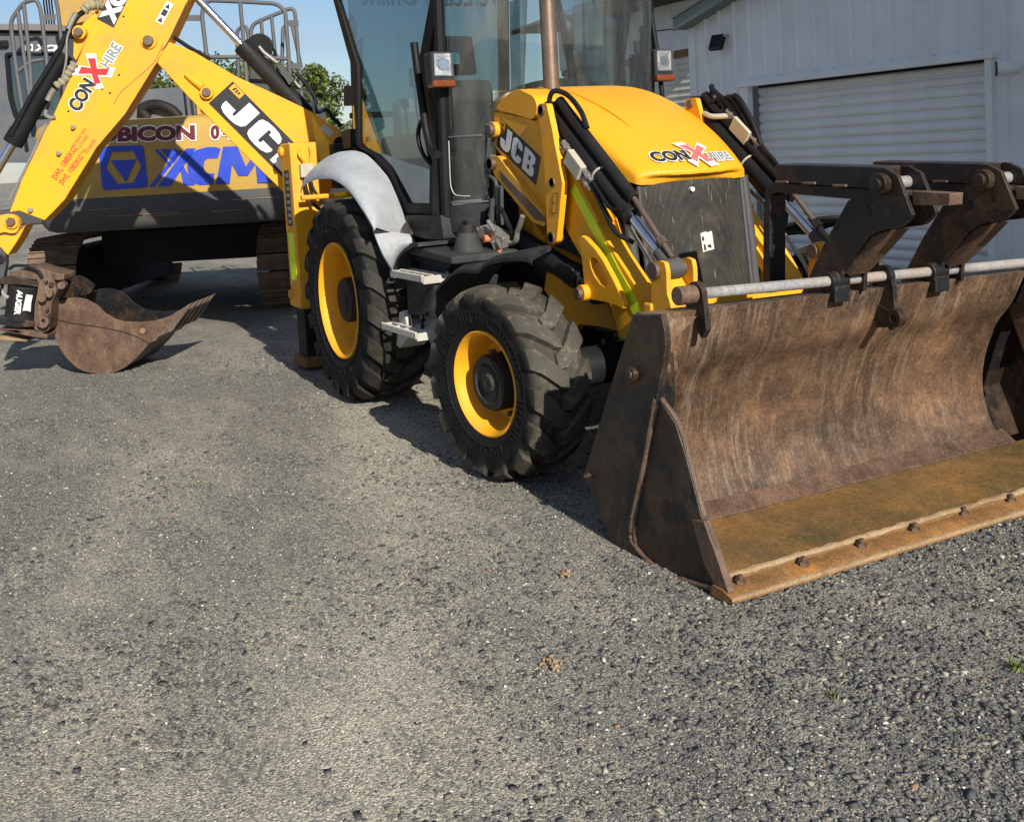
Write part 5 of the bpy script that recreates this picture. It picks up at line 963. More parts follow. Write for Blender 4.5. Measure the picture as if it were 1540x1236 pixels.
# fold-over pallet forks lying back over the bucket
for fy in (-.236, .335):
    dz = -.02 if fy > 0 else 0
    fo = None
    pl = [(3.792,1.415),(3.812,1.42),(3.841,1.418),(3.9,1.39),(3.967,1.242),(3.943,1.217),(3.914,1.196),(3.884,1.189),(3.824,1.182),(3.786,1.17),(3.751,1.153),(3.6,1.007),(3.59,.911),(3.499,.903),(3.356,.89),(3.499,1.105),(3.645,1.291),(3.754,1.334)]
    hole = [[tuple(v) for v in [(3.75,1.267),(3.761,1.27),(3.77,1.259),(3.77,1.247),(3.76,1.242),(3.751,1.249)]]]
    for k, dy in enumerate((0, .125)):
        m = MB(); m.prism([(x, z + dz) for x, z in pl], fy + dy - .008, fy + dy + .010); p_ = m.build('fork_arm_plate', 'rust_dark', LB if fo is None else LB, bevel=.002)
        fo = fo or p_
    hc = [(3.76,1.256)][0]; m = MB(); m.cyl((hc[0], fy - .0085, hc[1] + dz), (hc[0], fy - .011, hc[1] + dz), .018, .018, 16); m.build('plate_hole_disc', 'dark_void', fo)  # dark disc laid on the plate, painting the shade of a hole
    m = MB(); m.prism([(x, z + dz) for x, z in [(3.747,1.15),(3.839,1.179),(3.744,1.093),(3.62,.99),(3.594,1)]], fy + .012, fy + .115); m.build('fork_web', 'rust_bucket', fo)
    pin = [(3.835,1.358)][0]; pz = pin[1] + dz
    m = MB(); m.cyl((pin[0], fy - .04, pz), (pin[0], fy + .17, pz), .024, .024, 20); m.build('fork_pin', 'galvanised', fo, smooth=40)
    m = MB(); m.cyl((pin[0], fy - .045, pz), (pin[0], fy - .010, pz), .042, .042, 24); m.cyl((pin[0], fy - .060, pz), (pin[0], fy - .045, pz), .026, .026, 20); m.build('pin_collar', 'rust_dark', fo, smooth=40, bevel=.003)
    m = MB(); m.cyl((TX, fy - .05, TZ(fy)), (TX, fy + .04, TZ(fy)), .040, .040, 20); m.box((TX - .01, fy, TZ(fy) - .05), (.09, .085, .07)); m.build('tube_collar', 'rust_dark', fo, smooth=40, bevel=.006)
    rail = [(x, z + dz) for x, z in [(3.207,1.436),(3.221,1.441),(3.806,1.421),(3.803,1.337),(3.727,1.34),(3.208,1.365)]]
    m = MB(); m.prism(rail, fy + .010, fy + .115); m.build('fork_tine', 'rust_dark', fo, bevel=.006)
    bar = [(x, z + dz) for x, z in [(3.081,.869),(3.109,1.258),(3.126,1.331),(3.154,1.356),(3.198,1.362),(3.726,1.337),(3.877,1.329),(3.906,1.327),(3.905,1.281),(3.801,1.285),(3.652,1.293),(3.205,1.317),(3.174,1.314),(3.156,1.305),(3.13,.874)]]
    m = MB(); m.prism(bar, fy + .020, fy + .110); m.build('fork_frame', 'rust_dark', fo, bevel=.006)
    hx_ = [(3.933,1.327),(4.109,1.32),(4.104,1.276),(3.935,1.276)]
    m = MB(); m.prism([(x, z + dz) for x, z in hx_], fy + .03, fy + .10); m.build('tine_heel', 'rust_bucket', fo, bevel=.004)
    for q in [(3.25,1.364),(3.415,1.359),(3.589,1.349)]:
        m = MB(); m.box((q[0], fy + .006, q[1] + dz), (.075, .012, .012)); m.build('stitch_weld', 'rust_bucket', fo, bevel=.004)

# ---- rear frame, stabilisers
m = MB(); m.box((-1.28, 0, .80), (.20, 1.75, .62)); m.box((-.95, 0, .85), (.6, .9, .5)); m.build('rear_frame', 'yellow', BL, bevel=.012)
m = MB(); m.tube([(-1.1, -1.0, 1.30), (-1.1, .9, 1.30)], .02, 8); m.build('rear_pipe', 'yellow', BL)
for s in (-1, 1):
    m = MB(); m.box((-1.325, s * .925, 1.085), (.25, .21, 1.25)); sb = m.build('stabiliser_leg', 'yellow', BL, bevel=.012)
    m = MB(); m.box((-1.325, s * .925, .515), (.268, .228, .09)); m.build('leg_collar', 'yellow', sb, bevel=.008)
    m = MB(); m.box((-1.32, s * .925, .30), (.20, .165, .55)); m.build('inner_leg', 'black_paint', sb, bevel=.008)
    m = MB(); m.box((-1.32, s * .925, .05), (.30, .24, .085)); m.build('stabiliser_foot', 'rust_orange', sb, bevel=.025, seg=3)
    for z, r in ((1.65, .04), (.56, .038)):
        m = MB(); m.cyl((-1.40, s * 1.025, z), (-1.40, s * 1.055, z), r, r, 20); m.cyl((-1.40, s * 1.03, z), (-1.40, s * 1.062, z), r * .55, r * .55, 16); m.build('leg_boss', 'yellow', sb, smooth=40, bevel=.004)
    yo = s * 1.0315
    m = MB(); m.box((-1.325, yo, .855), (.14, .002, .36)); m.build('reflective_stripe', 'lime', sb)
    m = MB(); m.box((-1.325, yo, 1.30), (.12, .002, .42)); bd = m.build('leg_label', 'black_decal', sb)
    if s < 0:
        for k in range(8):
            m = MB(); m.box((-1.325, yo - .0015, 1.12 + .05 * k), (.07, .002, .028)); m.build('leg_label_mark', 'grey_decal', bd)
        m = MB(); m.box((-1.185, -.92, 1.50), (.06, .10, .10)); vb2 = m.build('leg_valve', 'beige_metal', sb, bevel=.006)
        m = MB(); m.tube(smoothpath([(-1.17, -.94, 1.46), (-1.15, -.94, 1.36), (-1.10, -.90, 1.24), (-1.02, -.82, 1.16), (-.9, -.74, 1.12)]), .013, 8); m.tube(smoothpath([(-1.17, -.90, 1.46), (-1.14, -.89, 1.36), (-1.08, -.84, 1.26), (-1.0, -.78, 1.18)]), .013, 8); m.build('leg_hoses', 'hose', vb2, smooth=40)
        m = MB(); m.tube(smoothpath([(-1.19, -.96, 1.66), (-1.17, -.97, 1.62), (-1.17, -.94, 1.57), (-1.18, -.94, 1.54)]), .010, 8); m.tube(smoothpath([(-1.19, -.88, 1.68), (-1.17, -.88, 1.62), (-1.18, -.90, 1.54)]), .008, 8); m.build('leg_steel_lines', 'yellow', vb2, smooth=40)
        m = MB(); m.cyl((-1.19, -.86, .095), (-1.19, -.86, .125), .014, .014, 8); m.build('grease_bolt', 'steel_fitting', sb)
m = MB(); m.box((-1.22, -.62, 1.52), (.12, .16, .34)); m.build('lock_box', 'black_paint', BL, bevel=.012)
# ---- slewing post, boom, dipper: built in the swing plane
BA, BU, BN = Vector((-1.45, -.25, 0)), Vector((-.383, -.924, 0)), Vector((.924, -.383, 0))
def B(u, w_, z): return BA + BU * u + BN * w_ + Vector((0, 0, z))
def bslab(name, prof, w0, w1, mat, parent=None, bev=.008, holes=()):
    m = MB(); m.slab([B(u, w0, z) for u, z in prof], BN * (w1 - w0), [[B(u, w0, z) for u, z in h] for h in holes]); return m.build(name, mat, parent or BL, bevel=bev)
def bcyl(name, c, w0, w1, r, mat, parent, n=22, bev=.004):
    m = MB(); m.cyl(B(c[0], w0, c[1]), B(c[0], w1, c[1]), r, r, n); return m.build(name, mat, parent, smooth=40, bevel=bev)
m = MB(); m.cyl((-1.5, -.25, .35), (-1.5, -.25, 1.35), .13, .13, 24); m.box((-1.40, -.25, .8), (.10, .7, .9)); m.build('king_post', 'yellow', BL, smooth=40, bevel=.01)
boom = bslab('boom', [(1.521,2.543),(1.338,2.457),(1.049,2.261),(.714,2.084),(.475,1.951),(.327,1.84),(.219,1.751),(.215,1.656),(.304,1.429),(.513,1.146),(.71,1.307),(1.052,1.694),(1.416,2.128),(1.617,2.384),(1.62,2.451)], .13, -.13, 'yellow')
m = MB(); e0 = smoothpath([(1.408,2.287),(1.356,2.238),(1.29,2.183)], 4); m.tube([B(u, .132, z) for u, z in e0], [.022 + .012 * k / 8 for k in range(9)], 10); m.build('boom_stiffener', 'yellow', boom, smooth=50)
c = [(1.257,2.14)][0]; bcyl('boss', c, .12, .165, .052, 'yellow', boom); bcyl('boom_pin', c, .12, .185, .034, 'pin_steel', boom)
c = [(.27,1.691)][0]; bcyl('foot_pin_hole', c, .12, .136, .055, 'dark_void', boom)
logo(boom, [B(u, .13, z) for u, z in [(1.058,2.215),(.421,1.482),(.62,1.322),(1.254,2.057)]], .0015, False)
decal('warning_label', [[(0, 0), (1, 0), (1, 1), (0, 1)]], [B(u, .13, z) for u, z in [(.389,1.856),(.316,1.782),(.345,1.742),(.418,1.814)]], 'paper', boom)
# dipper ram on top of the boom
def ram(p0, p1, p2, r, rr, name='dipper_ram', mat='black_paint'):
    a, b_, c_ = Vector(p0), Vector(p1), Vector(p2); d = (b_ - a).normalized(); m = MB(); m.cyl(a, b_, r, r, 26); m.cyl(b_ - d * .10, b_ + d * .012, r * 1.08, r * 1.08, 26); o = m.build(name, mat, BL, smooth=40, bevel=.006)
    m = MB(); m.cyl(b_, c_, rr, rr, 22); m.build('ram_rod', 'chrome', o, smooth=40); return o
R2 = [(.491,1.905),(.975,2.489),(1.319,2.902)]
dr_ = ram(B(R2[0][0], .04, R2[0][1]), B(R2[1][0], .04, R2[1][1]), B(R2[2][0], .04, R2[2][1]), .068, .030)
vq = [(.706,2.319),(.661,2.332),(.595,2.216),(.636,2.166)]
bslab('ram_valve', [(.717,2.316),(.679,2.329),(.585,2.201),(.632,2.162)], .13, .06, 'dark_grey', dr_, .006)
m = MB(); P_ = [(.842,2.474),(.809,2.428),(.712,2.342)]; m.tube([B(u, .10, z) for u, z in P_], .013, 8); m.build('ram_pipe', 'steel_fitting', dr_, smooth=40); m = MB(); P_ = [(.596,2.202),(.562,2.155),(.507,2.1),(.467,2.023),(.453,1.917)]; m.tube(smoothpath([B(u, .10, z) for u, z in P_]), .012, 8); m.build('ram_pipe', 'steel_fitting', dr_, smooth=40)
m = MB(); P_ = [(.579,2.262),(.494,2.153),(.448,2.068),(.441,1.952),(.363,1.959),(.315,1.893),(.257,1.827)]; m.tube(smoothpath([B(u, .08, z) for u, z in P_]), .017, 8); m.build('ram_hose', 'hose', dr_, smooth=40); m = MB(); P_ = [(1.496,2.585),(1.439,2.542),(1.381,2.498),(1.314,2.454),(1.227,2.398)]; m.tube(smoothpath([B(u, .05, z) for u, z in P_]), .016, 8); m.build('ram_hose', 'hose', dr_, smooth=40)
# dipper
dip = bslab('dipper', [(1.819,3.18),(1.185,3.153),(1.346,2.839),(1.478,2.598),(1.597,2.412),(1.886,2.006),(2.117,1.767)] + [(2.387,1.386),(2.456,1.321),(2.555,1.233),(2.734,1.32),(2.809,1.311)] + [(2.621,1.705),(2.431,2.004),(2.247,2.345),(2.061,2.706),(1.955,2.886)], .14, -.10, 'yellow')
bslab('dipper_side_plate', [(2.227,2.598),(2.14,2.721),(2.036,2.803),(2.019,2.783),(2.087,2.66),(2.223,2.432),(2.244,2.463)], .10, .05, 'yellow', dip)
for c, r in (([(1.659,2.552)][0], .062), ([(2.168,2.641)][0], .052)):
    bcyl('boss', c, .10, .155, r, 'yellow', dip); bcyl('dipper_pin', c, .10, .19, r * .62, 'pin_steel', dip)
for c in [(2.274,1.929),(2.397,1.739)] + [(2.645,1.321)]: bcyl('guide_bolt', c, .14, .168, .020, 'steel_fitting', dip, 6)
for c in [(1.833,2.744),(1.959,2.34),(1.904,2.306),(2.038,2.208),(1.983,2.174),(2.302,2.052)]: bcyl('bolt_hole', c, .139, .1425, .008, 'dark_void', dip, 10, 0)
m = MB(); P_ = [(1.557,2.526),(1.625,2.401),(1.719,2.318),(1.813,2.244),(1.906,2.17),(1.962,2.084)]; m.tube(smoothpath([B(u, .1405, z) for u, z in P_]), .003, 5); P_ = [(1.358,2.82),(1.46,2.639),(1.528,2.524),(1.57,2.477)]; m.tube(smoothpath([B(u, .141, z) for u, z in P_]), .005, 5); m.build('plate_seam', 'rust_bucket', dip)
decal('dipper_name_panel', [[(0, 0), (1, 0), (1, 1), (0, 1)]], [B(u, .14, z) for u, z in [(2.03,2.734),(1.805,3.121),(1.681,3.053),(1.912,2.662)]], 'black_decal', dip, .0015)
text('dipper_name', 'XOC', [B(u, .14, z) for u, z in [(2.018,2.743),(1.823,3.078),(1.707,3.015),(1.908,2.684)]], 'white_decal', dip, .003, bold=.07)
cq = [(2.2,2.009),(1.849,2.512),(2.366,2.127),(2.016,2.628)]
cBL, cBR, cTL, cTR = [B(u, .14, z) for u, z in cq]
conx(dip, lambda u, v: cBL + (cBR - cBL) * u + (cTL - cBL) * v, 'grey_decal', 'red_decal', .002)
def swl(s_, q, bold=.03): text('load_marking', s_, [B(u, .14, z) for u, z in q], 'red_print', dip, .002, bold=bold)
swl('SWL 1885KG', [(2.475,1.562),(2.299,1.786),(2.263,1.757),(2.439,1.53)]); swl('SWL 1082KG', [(2.426,1.522),(2.251,1.725),(2.218,1.695),(2.392,1.49)])
swl('RETRACTED', [(2.301,1.79),(2.195,1.922),(2.176,1.907),(2.282,1.774)], .01); swl('& LOCKED', [(2.272,1.767),(2.186,1.873),(2.167,1.857),(2.253,1.751)], .01)
swl('FULL', [(2.247,1.734),(2.213,1.774),(2.194,1.758),(2.228,1.718)], .01); swl('EXTENDED', [(2.211,1.735),(2.133,1.838),(2.114,1.822),(2.192,1.719)], .01)
decal('safety_label', [[(0, 0), (1, 0), (1, 1), (0, 1)]], [B(u, .14, z) for u, z in [(1.6,2.699),(1.501,2.846),(1.455,2.819),(1.55,2.667)]], 'white_decal', dip, .0015)
decal('safety_label_print', [[(.06, .15), (.28, .5), (.06, .85)], [(.36, .15), (.64, .15), (.64, .85), (.36, .85)], [(.72, .15), (.94, .5), (.72, .85)]], [B(u, .14, z) for u, z in [(1.6,2.699),(1.501,2.846),(1.455,2.819),(1.55,2.667)]], 'black_decal', dip, .003)
# crowd ram alongside the dipper, hoses in cloth sleeves
R3 = [(2.315,2.492),(2.755,1.844),(3.005,1.481)]
r3 = ram(B(R3[0][0], .06, R3[0][1]), B(R3[1][0], .06, R3[1][1]), B(R3[2][0], .06, R3[2][1]), .070, .034, 'bucket_ram', 'cab_black')
m = MB(); P_ = [(2.744,1.892),(2.564,2.186),(2.4,2.413),(2.323,2.526),(2.287,2.602),(2.237,2.678),(2.187,2.753),(2.126,2.794)]; m.tube(smoothpath([B(u, .13, z) for u, z in P_]), .020, 8); m.build('ram_hose', 'hose', r3, smooth=40); m = MB()
P_ = [(2.459,2.073),(2.4,2.197),(2.338,2.253),(2.285,2.407),(2.261,2.572),(2.225,2.658),(2.179,2.733),(2.116,2.798)]; m.tube(smoothpath([B(u, .15, z) for u, z in P_]), .011, 8); m.build('ram_hose', 'hose', r3, smooth=40)
m = MB(); P_ = [(2.312,2.32),(2.278,2.436),(2.26,2.581),(2.228,2.668)]; m.tube(smoothpath([B(u, .16, z) for u, z in P_]), .009, 8); P_ = [(2.243,2.668),(2.202,2.744),(2.175,2.782)]; m.tube([B(u, .15, z) for u, z in P_], .022, 10)
P_ = [(2.444,2.141),(2.41,2.198),(2.388,2.226)]; m.tube([B(u, .15, z) for u, z in P_], .024, 10); P_ = [(2.459,2.073),(2.468,2.034),(2.436,2.012),(2.398,2.015)]; m.tube(smoothpath([B(u, .15, z) for u, z in P_]), .016, 8); m.build('ram_fittings', 'steel_fitting', r3, smooth=40)
m = MB(); P_ = [(2.374,2.244),(2.312,2.29),(2.269,2.347),(2.22,2.413)]; m.tube(smoothpath([B(u, .14, z) for u, z in P_]), [.032 + .006 * math.sin(k * 1.9) for k in range(19)], 10); m.build('hose_sleeve', 'sleeve', r3, smooth=50); m = MB(); P_ = [(2.123,2.798),(2.082,2.834),(2.014,2.836),(1.976,2.839)]; m.tube(smoothpath([B(u, .14, z) for u, z in P_]), [.034 + .006 * math.sin(k * 1.7) for k in range(19)], 10); m.build('hose_sleeve', 'sleeve', r3, smooth=50)
m = MB(); P_ = [(2.471,1.971),(2.543,1.834),(2.699,1.561),(2.797,1.406)]; m.tube(smoothpath([B(u, .15, z) for u, z in P_]), .010, 8); m.build('dipper_pipe', 'steel_fitting', dip, smooth=40)
# nose linkage
nl = bslab('nose_link', rnd([(2.914,1.291),(2.818,1.302),(2.771,1.296),(2.731,1.259),(2.731,1.21),(2.755,1.162),(2.799,1.15),(2.85,1.168),(2.928,1.148)], .02), .16, .12, 'yellow')
bslab('nose_plate', [(2.957,1.158),(2.863,1.142),(2.796,1.132),(2.697,1.216),(2.76,1.11),(2.858,.982),(2.91,1.048),(2.965,1.074)], .12, -.08, 'yellow')
c = [(2.787,1.241)][0]; bcyl('link_boss', c, .15, .18, .055, 'yellow', nl); bcyl('link_pin', c, .15, .205, .036, 'pin_steel', nl, 6)
bslab('tipping_link', rnd([(2.965,1.074),(2.9,1.054),(2.867,.997),(2.876,.898),(2.897,.829),(2.956,.663),(3.007,.627)], .03), .13, .06, 'dark_grey')
c = [(2.908,.96)][0]; bcyl('tipping_pin', c, .12, .15, .035, 'rust_dark', nl)
# tilt rotator carrying the digging bucket
rt = bslab('hitch_frame', [(2.874,.845),(2.684,.893),(2.446,.806),(2.45,.765),(2.665,.78),(2.867,.814)], .14, -.16, 'rust_bucket')
rt['label'] = 'rusty tilting quick hitch with a black motor drum'
bslab('hitch_plate', [(2.919,.819),(2.841,.829),(2.634,.769),(2.648,.725),(2.752,.747),(2.924,.769)], .16, -.12, 'rust_dark', rt)
q0, q1 = [(2.768,.738),(2.82,.473)]
m = MB(); m.cyl(B(q0[0], .06, q0[1]), B(q1[0], .06, q1[1]), .125, .125, 30); dm = m.build('motor_drum', 'black_paint', rt, smooth=40, bevel=.01)
text('drum_lettering', 'AUGER', [B(u, .188, z) for u, z in [(2.744,.712),(2.783,.52),(2.829,.533),(2.788,.72)]], 'white_decal', dm, .004, bold=.05)
decal('drum_label', [[(0, 0), (1, .03), (.95, .5), (1, 1), (.5, .92), (.05, 1)]], [B(u, .186, z) for u, z in [(2.675,.677),(2.705,.544),(2.766,.556),(2.725,.68)]], 'paper', dm, .004)
bslab('hitch_plate', [(2.986,.517),(2.871,.513),(2.691,.465),(2.695,.425),(2.83,.427),(2.991,.471)], .17, -.12, 'rust_dark', rt)
bslab('hitch_skid', [(2.97,.428),(2.72,.395),(2.607,.351),(2.615,.321),(2.734,.345),(2.962,.413)], .15, -.18, 'rust_bucket', rt)
bslab('hitch_skid', [(3.007,.365),(2.958,.362),(2.786,.313),(2.787,.303),(3,.334)], .10, -.18, 'rust_edge', rt)
for k, (uu, zz) in enumerate([(2.577,.762),(2.541,.739),(2.588,.542),(2.572,.5),(2.587,.441)]):
    bcyl('hitch_bolt', (uu, zz), .14, .175, .014 + .006 * (k % 2), 'rust_dark', rt, 6)
m = MB(); P_ = [(2.836,.881),(2.791,.905),(2.715,.897),(2.632,.862),(2.599,.805)]; m.tube(smoothpath([B(u, .18, z) for u, z in P_]), .012, 8); m.build('hitch_hose', 'hose', rt, smooth=40)
bslab('hitch_ram', [(2.91,.734),(2.886,.682),(2.863,.675),(2.87,.651),(2.898,.653),(2.922,.705)], .16, .13, 'galvanised', rt)
bslab('hitch_body', rnd([(2.643,.806),(2.528,.788),(2.508,.685),(2.554,.607),(2.594,.386),(2.654,.37),(2.705,.404),(2.682,.596),(2.649,.695)], .02), .15, -.15, 'rust_bucket', rt)
for c, r in (([(2.452,.733)][0], .030), ([(2.549,.67)][0], .024), ([(2.605,.644)][0], .030), ([(2.617,.459)][0], .045)): bcyl('hitch_pin', c, .14, .215, r, 'rust_bucket', rt)
c = [(2.61,.474)][0]; bcyl('hitch_hole', c, .21, .218, .016, 'dark_void', rt)
# digging bucket
KA, KU, KN = Vector((-2.286, -2.294, 0)), Vector((-.53, -.848, 0)), Vector((.848, -.53, 0))
def K(u, w_, z): return KA + KU * u + KN * w_ + Vector((0, 0, z))
W0, W1 = 0.0, -.58
bs0, bc0 = bslab, bcyl
def bslab(name, prof, w0, w1, mat, parent=None, bev=.008, holes=()):
    m = MB(); m.slab([K(u, w0, z) for u, z in prof], KN * (w1 - w0)); return m.build(name, mat, parent or BL, bevel=bev)
def bcyl(name, c, w0, w1, r, mat, parent, n=22, bev=.004):
    m = MB(); m.cyl(K(c[0], w0, c[1]), K(c[0], w1, c[1]), r, r, n); return m.build(name, mat, parent, smooth=40, bevel=bev)
out = smoothpath([(.41,.538),(.428,.465),(.418,.294),(.36,.159),(.259,.045),(.137,-.002),(.01,-.008),(-.119,.029),(-.255,.131),(-.393,.272),(-.539,.419)], 3)
top_ = [(-.515,.42),(-.404,.395),(-.278,.388),(-.153,.399),(-.077,.425),(-.003,.475),(.054,.54),(.129,.586),(.206,.608),(.285,.605),(.366,.582)]
db = None
m = MB(); rows = [[K(u, w_, z) for u, z in out] for w_ in (W0 - .01, -.29, W1 + .01)]; m.grid(rows); cu_, cz_ = np.mean([q[0] for q in out]), np.mean([q[1] for q in out])
m.grid([[K(u + (cu_ - u) * .05, w_, z + (cz_ + .12 - z) * .06) for u, z in out] for w_ in (W0 - .01, -.29, W1 + .01)]); db = m.build('digging_bucket', 'rust_dark', BL, smooth=50); db['label'] = 'narrow rusty toothed digging bucket resting on the gravel'
for w_, mt_ in ((W0, 'rust_bucket'), (W1 + .018, 'rust_dark')): bslab('bucket_side', [*out, *top_], w_, w_ - .018, mt_, db, .003)
bslab('bucket_back', [(.41,.541),(.366,.582),(.294,.597),(.326,.506),(.397,.432)], W0 - .02, W1 + .02, 'rust_dark', db, .004)
m = MB(); P_ = [(.419,.449),(.257,.402),(.039,.361),(-.145,.314),(-.266,.262),(-.34,.213)]; m.tube(smoothpath([K(u, W0 + .001, z) for u, z in P_]), .004, 5); m.build('wear_seam', 'dark_void', db)
c = [(-.3,.319)][0]; bcyl('side_bolt', c, W0, W0 + .014, .024, 'rust_edge', db)
T = [(-.391,.257),(-.506,.408),(-.564,.446),(-.711,.524),(-.707,.514),(-.529,.304)]
for k in range(5):
    w_ = W0 - .01 - k * .130; m = MB(); m.slab([K(u, w_, z) for u, z in T], KN * -.040); m.build('tooth', 'tooth_steel', db, bevel=.004)
bslab('bucket_lip', [(-.341,.22),(-.483,.406),(-.54,.431),(-.53,.404),(-.389,.234)], W0 - .005, W1 + .005, 'rust_bucket', db, .003)
for w_ in (-.10, -.33):
    bslab('hinge_ear', rnd([(.408,.665),(.391,.726),(.346,.753),(.285,.721),(.216,.661),(.254,.6),(.342,.573),(.411,.576)], .015), w_, w_ - .03, 'rust_dark', db, .003)


# ================================================================ tracked excavator behind
EA, EU, EN = Vector((-3.194, .194, 0)), Vector((-.47, -.883, 0)), Vector((.883, -.47, 0))
def E(u, w_, z): return EA + EU * u + EN * w_ + Vector((0, 0, z))
EX = thing('excavator', 'large yellow tracked excavator with blue lettering on its counterweight, parked behind the backhoe', 'excavator', tuple(E(1.9, -2.2, 0)))
UC, HWD = 1.80, 1.32
def cw_ring(z, grow, n=40):
    """plan outline of the counterweight: nearly flat face with rounded ends"""
    out = []
    for i in range(n + 1):
        a = PI * i / n; c_, s_ = math.cos(a), math.sin(a)
        out.append(E(UC + (HWD + grow) * math.copysign(abs(c_) ** .35, c_), -.55 + (.55 + grow) * s_ ** .30, z))
    return out
def ecw(name, levels, mat, cap=True):
    m = MB(); m.grid([cw_ring(z, g) for z, g in levels]); k = len(cw_ring(0, 0))
    if cap:
        for z, g in (levels[0], levels[-1]): m.add(cw_ring(z, g), [tuple(range(k))])
    m.grid([[cw_ring(z, g)[0], cw_ring(z, g)[-1]] for z, g in levels]); return m.build(name, mat, EX, smooth=50)
cw = ecw('counterweight', [(1.335, .0), (1.42, .004), (1.96, -.002), (2.02, -.02), (2.055, -.06), (2.07, -.14)], 'old_yellow')
sk = ecw('counterweight_skirt', [(1.005, -.20), (1.012, -.10), (1.035, -.04), (1.09, .0), (1.2, .015), (1.31, .008), (1.335, -.004)], 'dark_grey')
FW = .0062
def eq(pts): return [E(u, FW, z) for u, z in pts]
for wd_, o_, i_ in (('RUBICON', [(2.552,2.024),(1.477,1.986),(1.487,1.819),(2.568,1.852)], [(2.539,2.011),(1.492,1.973),(1.499,1.83),(2.553,1.864)]), ('0', [(1.356,1.974),(1.247,1.973),(1.256,1.811),(1.365,1.813)], [(1.346,1.961),(1.259,1.961),(1.266,1.824),(1.353,1.825)]), ('4', [(1.236,1.972),(1.114,1.97),(1.123,1.809),(1.246,1.81)], [(1.226,1.959),(1.126,1.959),(1.132,1.821),(1.235,1.822)])):
    text('company_lettering_outline', wd_, eq(o_), 'white_decal', cw, .002, bold=.10)
    text('company_lettering', wd_, eq(i_), 'maroon', cw, .0035, bold=.055)
# logo badge: rounded square with a hexagon and a triangle
bq = eq([(2.427,1.821),(1.998,1.813),(1.984,1.408),(2.424,1.403)])
hexa = [(.13, .50), (.28, .87), (.76, .87), (.90, .50), (.68, .13), (.34, .13)]
decal('badge', [[rnd([(0, 0), (1, 0), (1, 1), (0, 1)], .10), [(u, v) for u, v in hexa]]], bq, 'blue_decal', cw, .002)
decal('badge_triangle', [[(.24, .67), (.80, .67), (.53, .15)]], bq, 'blue_decal', cw, .0025)
wq = eq([(1.947,1.772),(.506,1.732),(.505,1.383),(1.979,1.41)])
Xl = [[(.035, .98), (.060, .98), (.150, .56), (.138, .50)], [(.075, .98), (.180, .98), (.200, .80), (.165, .60)], [(0, .0), (.035, .0), (.222, .93), (.190, .93)], [(.055, .0), (.14, .0), (.31, .98), (.245, .98)], [(.205, .42), (.225, .52), (.300, .0), (.225, .0)]]
Cl = [(.475, .95), (.44, 1.0), (.38, 1.0), (.31, .93), (.265, .78), (.25, .5), (.262, .22), (.29, .06), (.33, .0), (.42, .0), (.428, .30), (.385, .30), (.365, .36), (.358, .50), (.366, .64), (.385, .70), (.455, .70)]
Ml = [(.435, .0), (.49, 1.0), (.585, 1.0), (.635, .45), (.735, 1.0), (.83, 1.0), (.80, .0), (.705, .0), (.70, .52), (.645, .20), (.585, .20), (.545, .52), (.525, .0)]
decal('maker_lettering', [*Xl, Cl, Ml], wq, 'blue_decal', cw, .002)
for u, z in ((1.66, 1.19), (2.1, 1.16)):
    m = MB(); m.box(E(u, .018, z), (.02, .09, .022), Matrix.Rotation(-.49, 3, 'Z')); m.build('skirt_slot', 'rust_bucket', sk, bevel=.004)
m = MB()
for u, z, L_ in ((2.75, 1.22, .5), (2.4, 1.15, .7), (1.95, 1.13, .4), (1.2, 1.24, .5), (1.4, 1.14, .3)):
    m.slab([E(u, .0165, z), E(u - L_, .0165, z + .004), E(u - L_, .0165, z + .008), E(u, .0165, z + .006)], EN * .001)
m.build('skirt_scrapes', 'rust_edge', sk)
# deck and engine housing above the counterweight
m = MB(); m.slab([E(.6, -.55, 1.08), E(4.0, -.85, 1.08), E(4.0, -4.2, 1.08), E(.6, -4.2, 1.08)], (0, 0, .16)); m.build('deck', 'dark_grey', EX, bevel=.02)
m = MB(); m.slab([E(.6, -.75, 1.24), E(3.05, -.75, 1.24), E(3.05, -2.2, 1.24), E(.6, -2.2, 1.24)], (0, 0, .95)); m.build('engine_housing', 'cab_grey', EX, bevel=.05)
m = MB(); m.slab([E(1.34, -.22, 2.075), E(1.53, -.22, 2.075), E(1.53, -.22, 2.21), E(1.34, -.22, 2.21)], EN * -.22); lb = m.build('lamp_housing', 'old_yellow', EX, bevel=.008)
c = E(1.44, -.215, 2.135); m = MB(); m.cyl(c, c + EN * .012, .045, .045, 20); m.build('lamp', 'black_paint', lb, smooth=40); m = MB(); m.cyl(c + EN * .012, c + EN * .02, .033, .03, 20); m.build('lamp_glass', 'lamp_reflector', lb, smooth=40)
m = MB(); m.slab([E(1.66, -.40, 2.07), E(2.40, -.40, 2.07), E(2.40, -.40, 2.36), E(1.66, -.40, 2.37)], EN * -.5); m.build('cooler_box', 'cab_grey', EX, bevel=.02)
m = MB(); m.tube(smoothpath([E(2.05, -.34, 2.08), E(2.09, -.33, 2.17), E(1.97, -.33, 2.21), E(1.82, -.33, 2.16), E(1.74, -.34, 2.07)]), .05, 10); m.build('intake_hose', 'black_paint', EX, smooth=40)
for u in (1.62, 1.56, 2.36):
    m = MB(); m.tube([E(u, -.30, 2.05), E(u + .02, -.30, 2.62)], .022, 8); m.build('pipe_stand', 'rail_grey', EX, smooth=40)
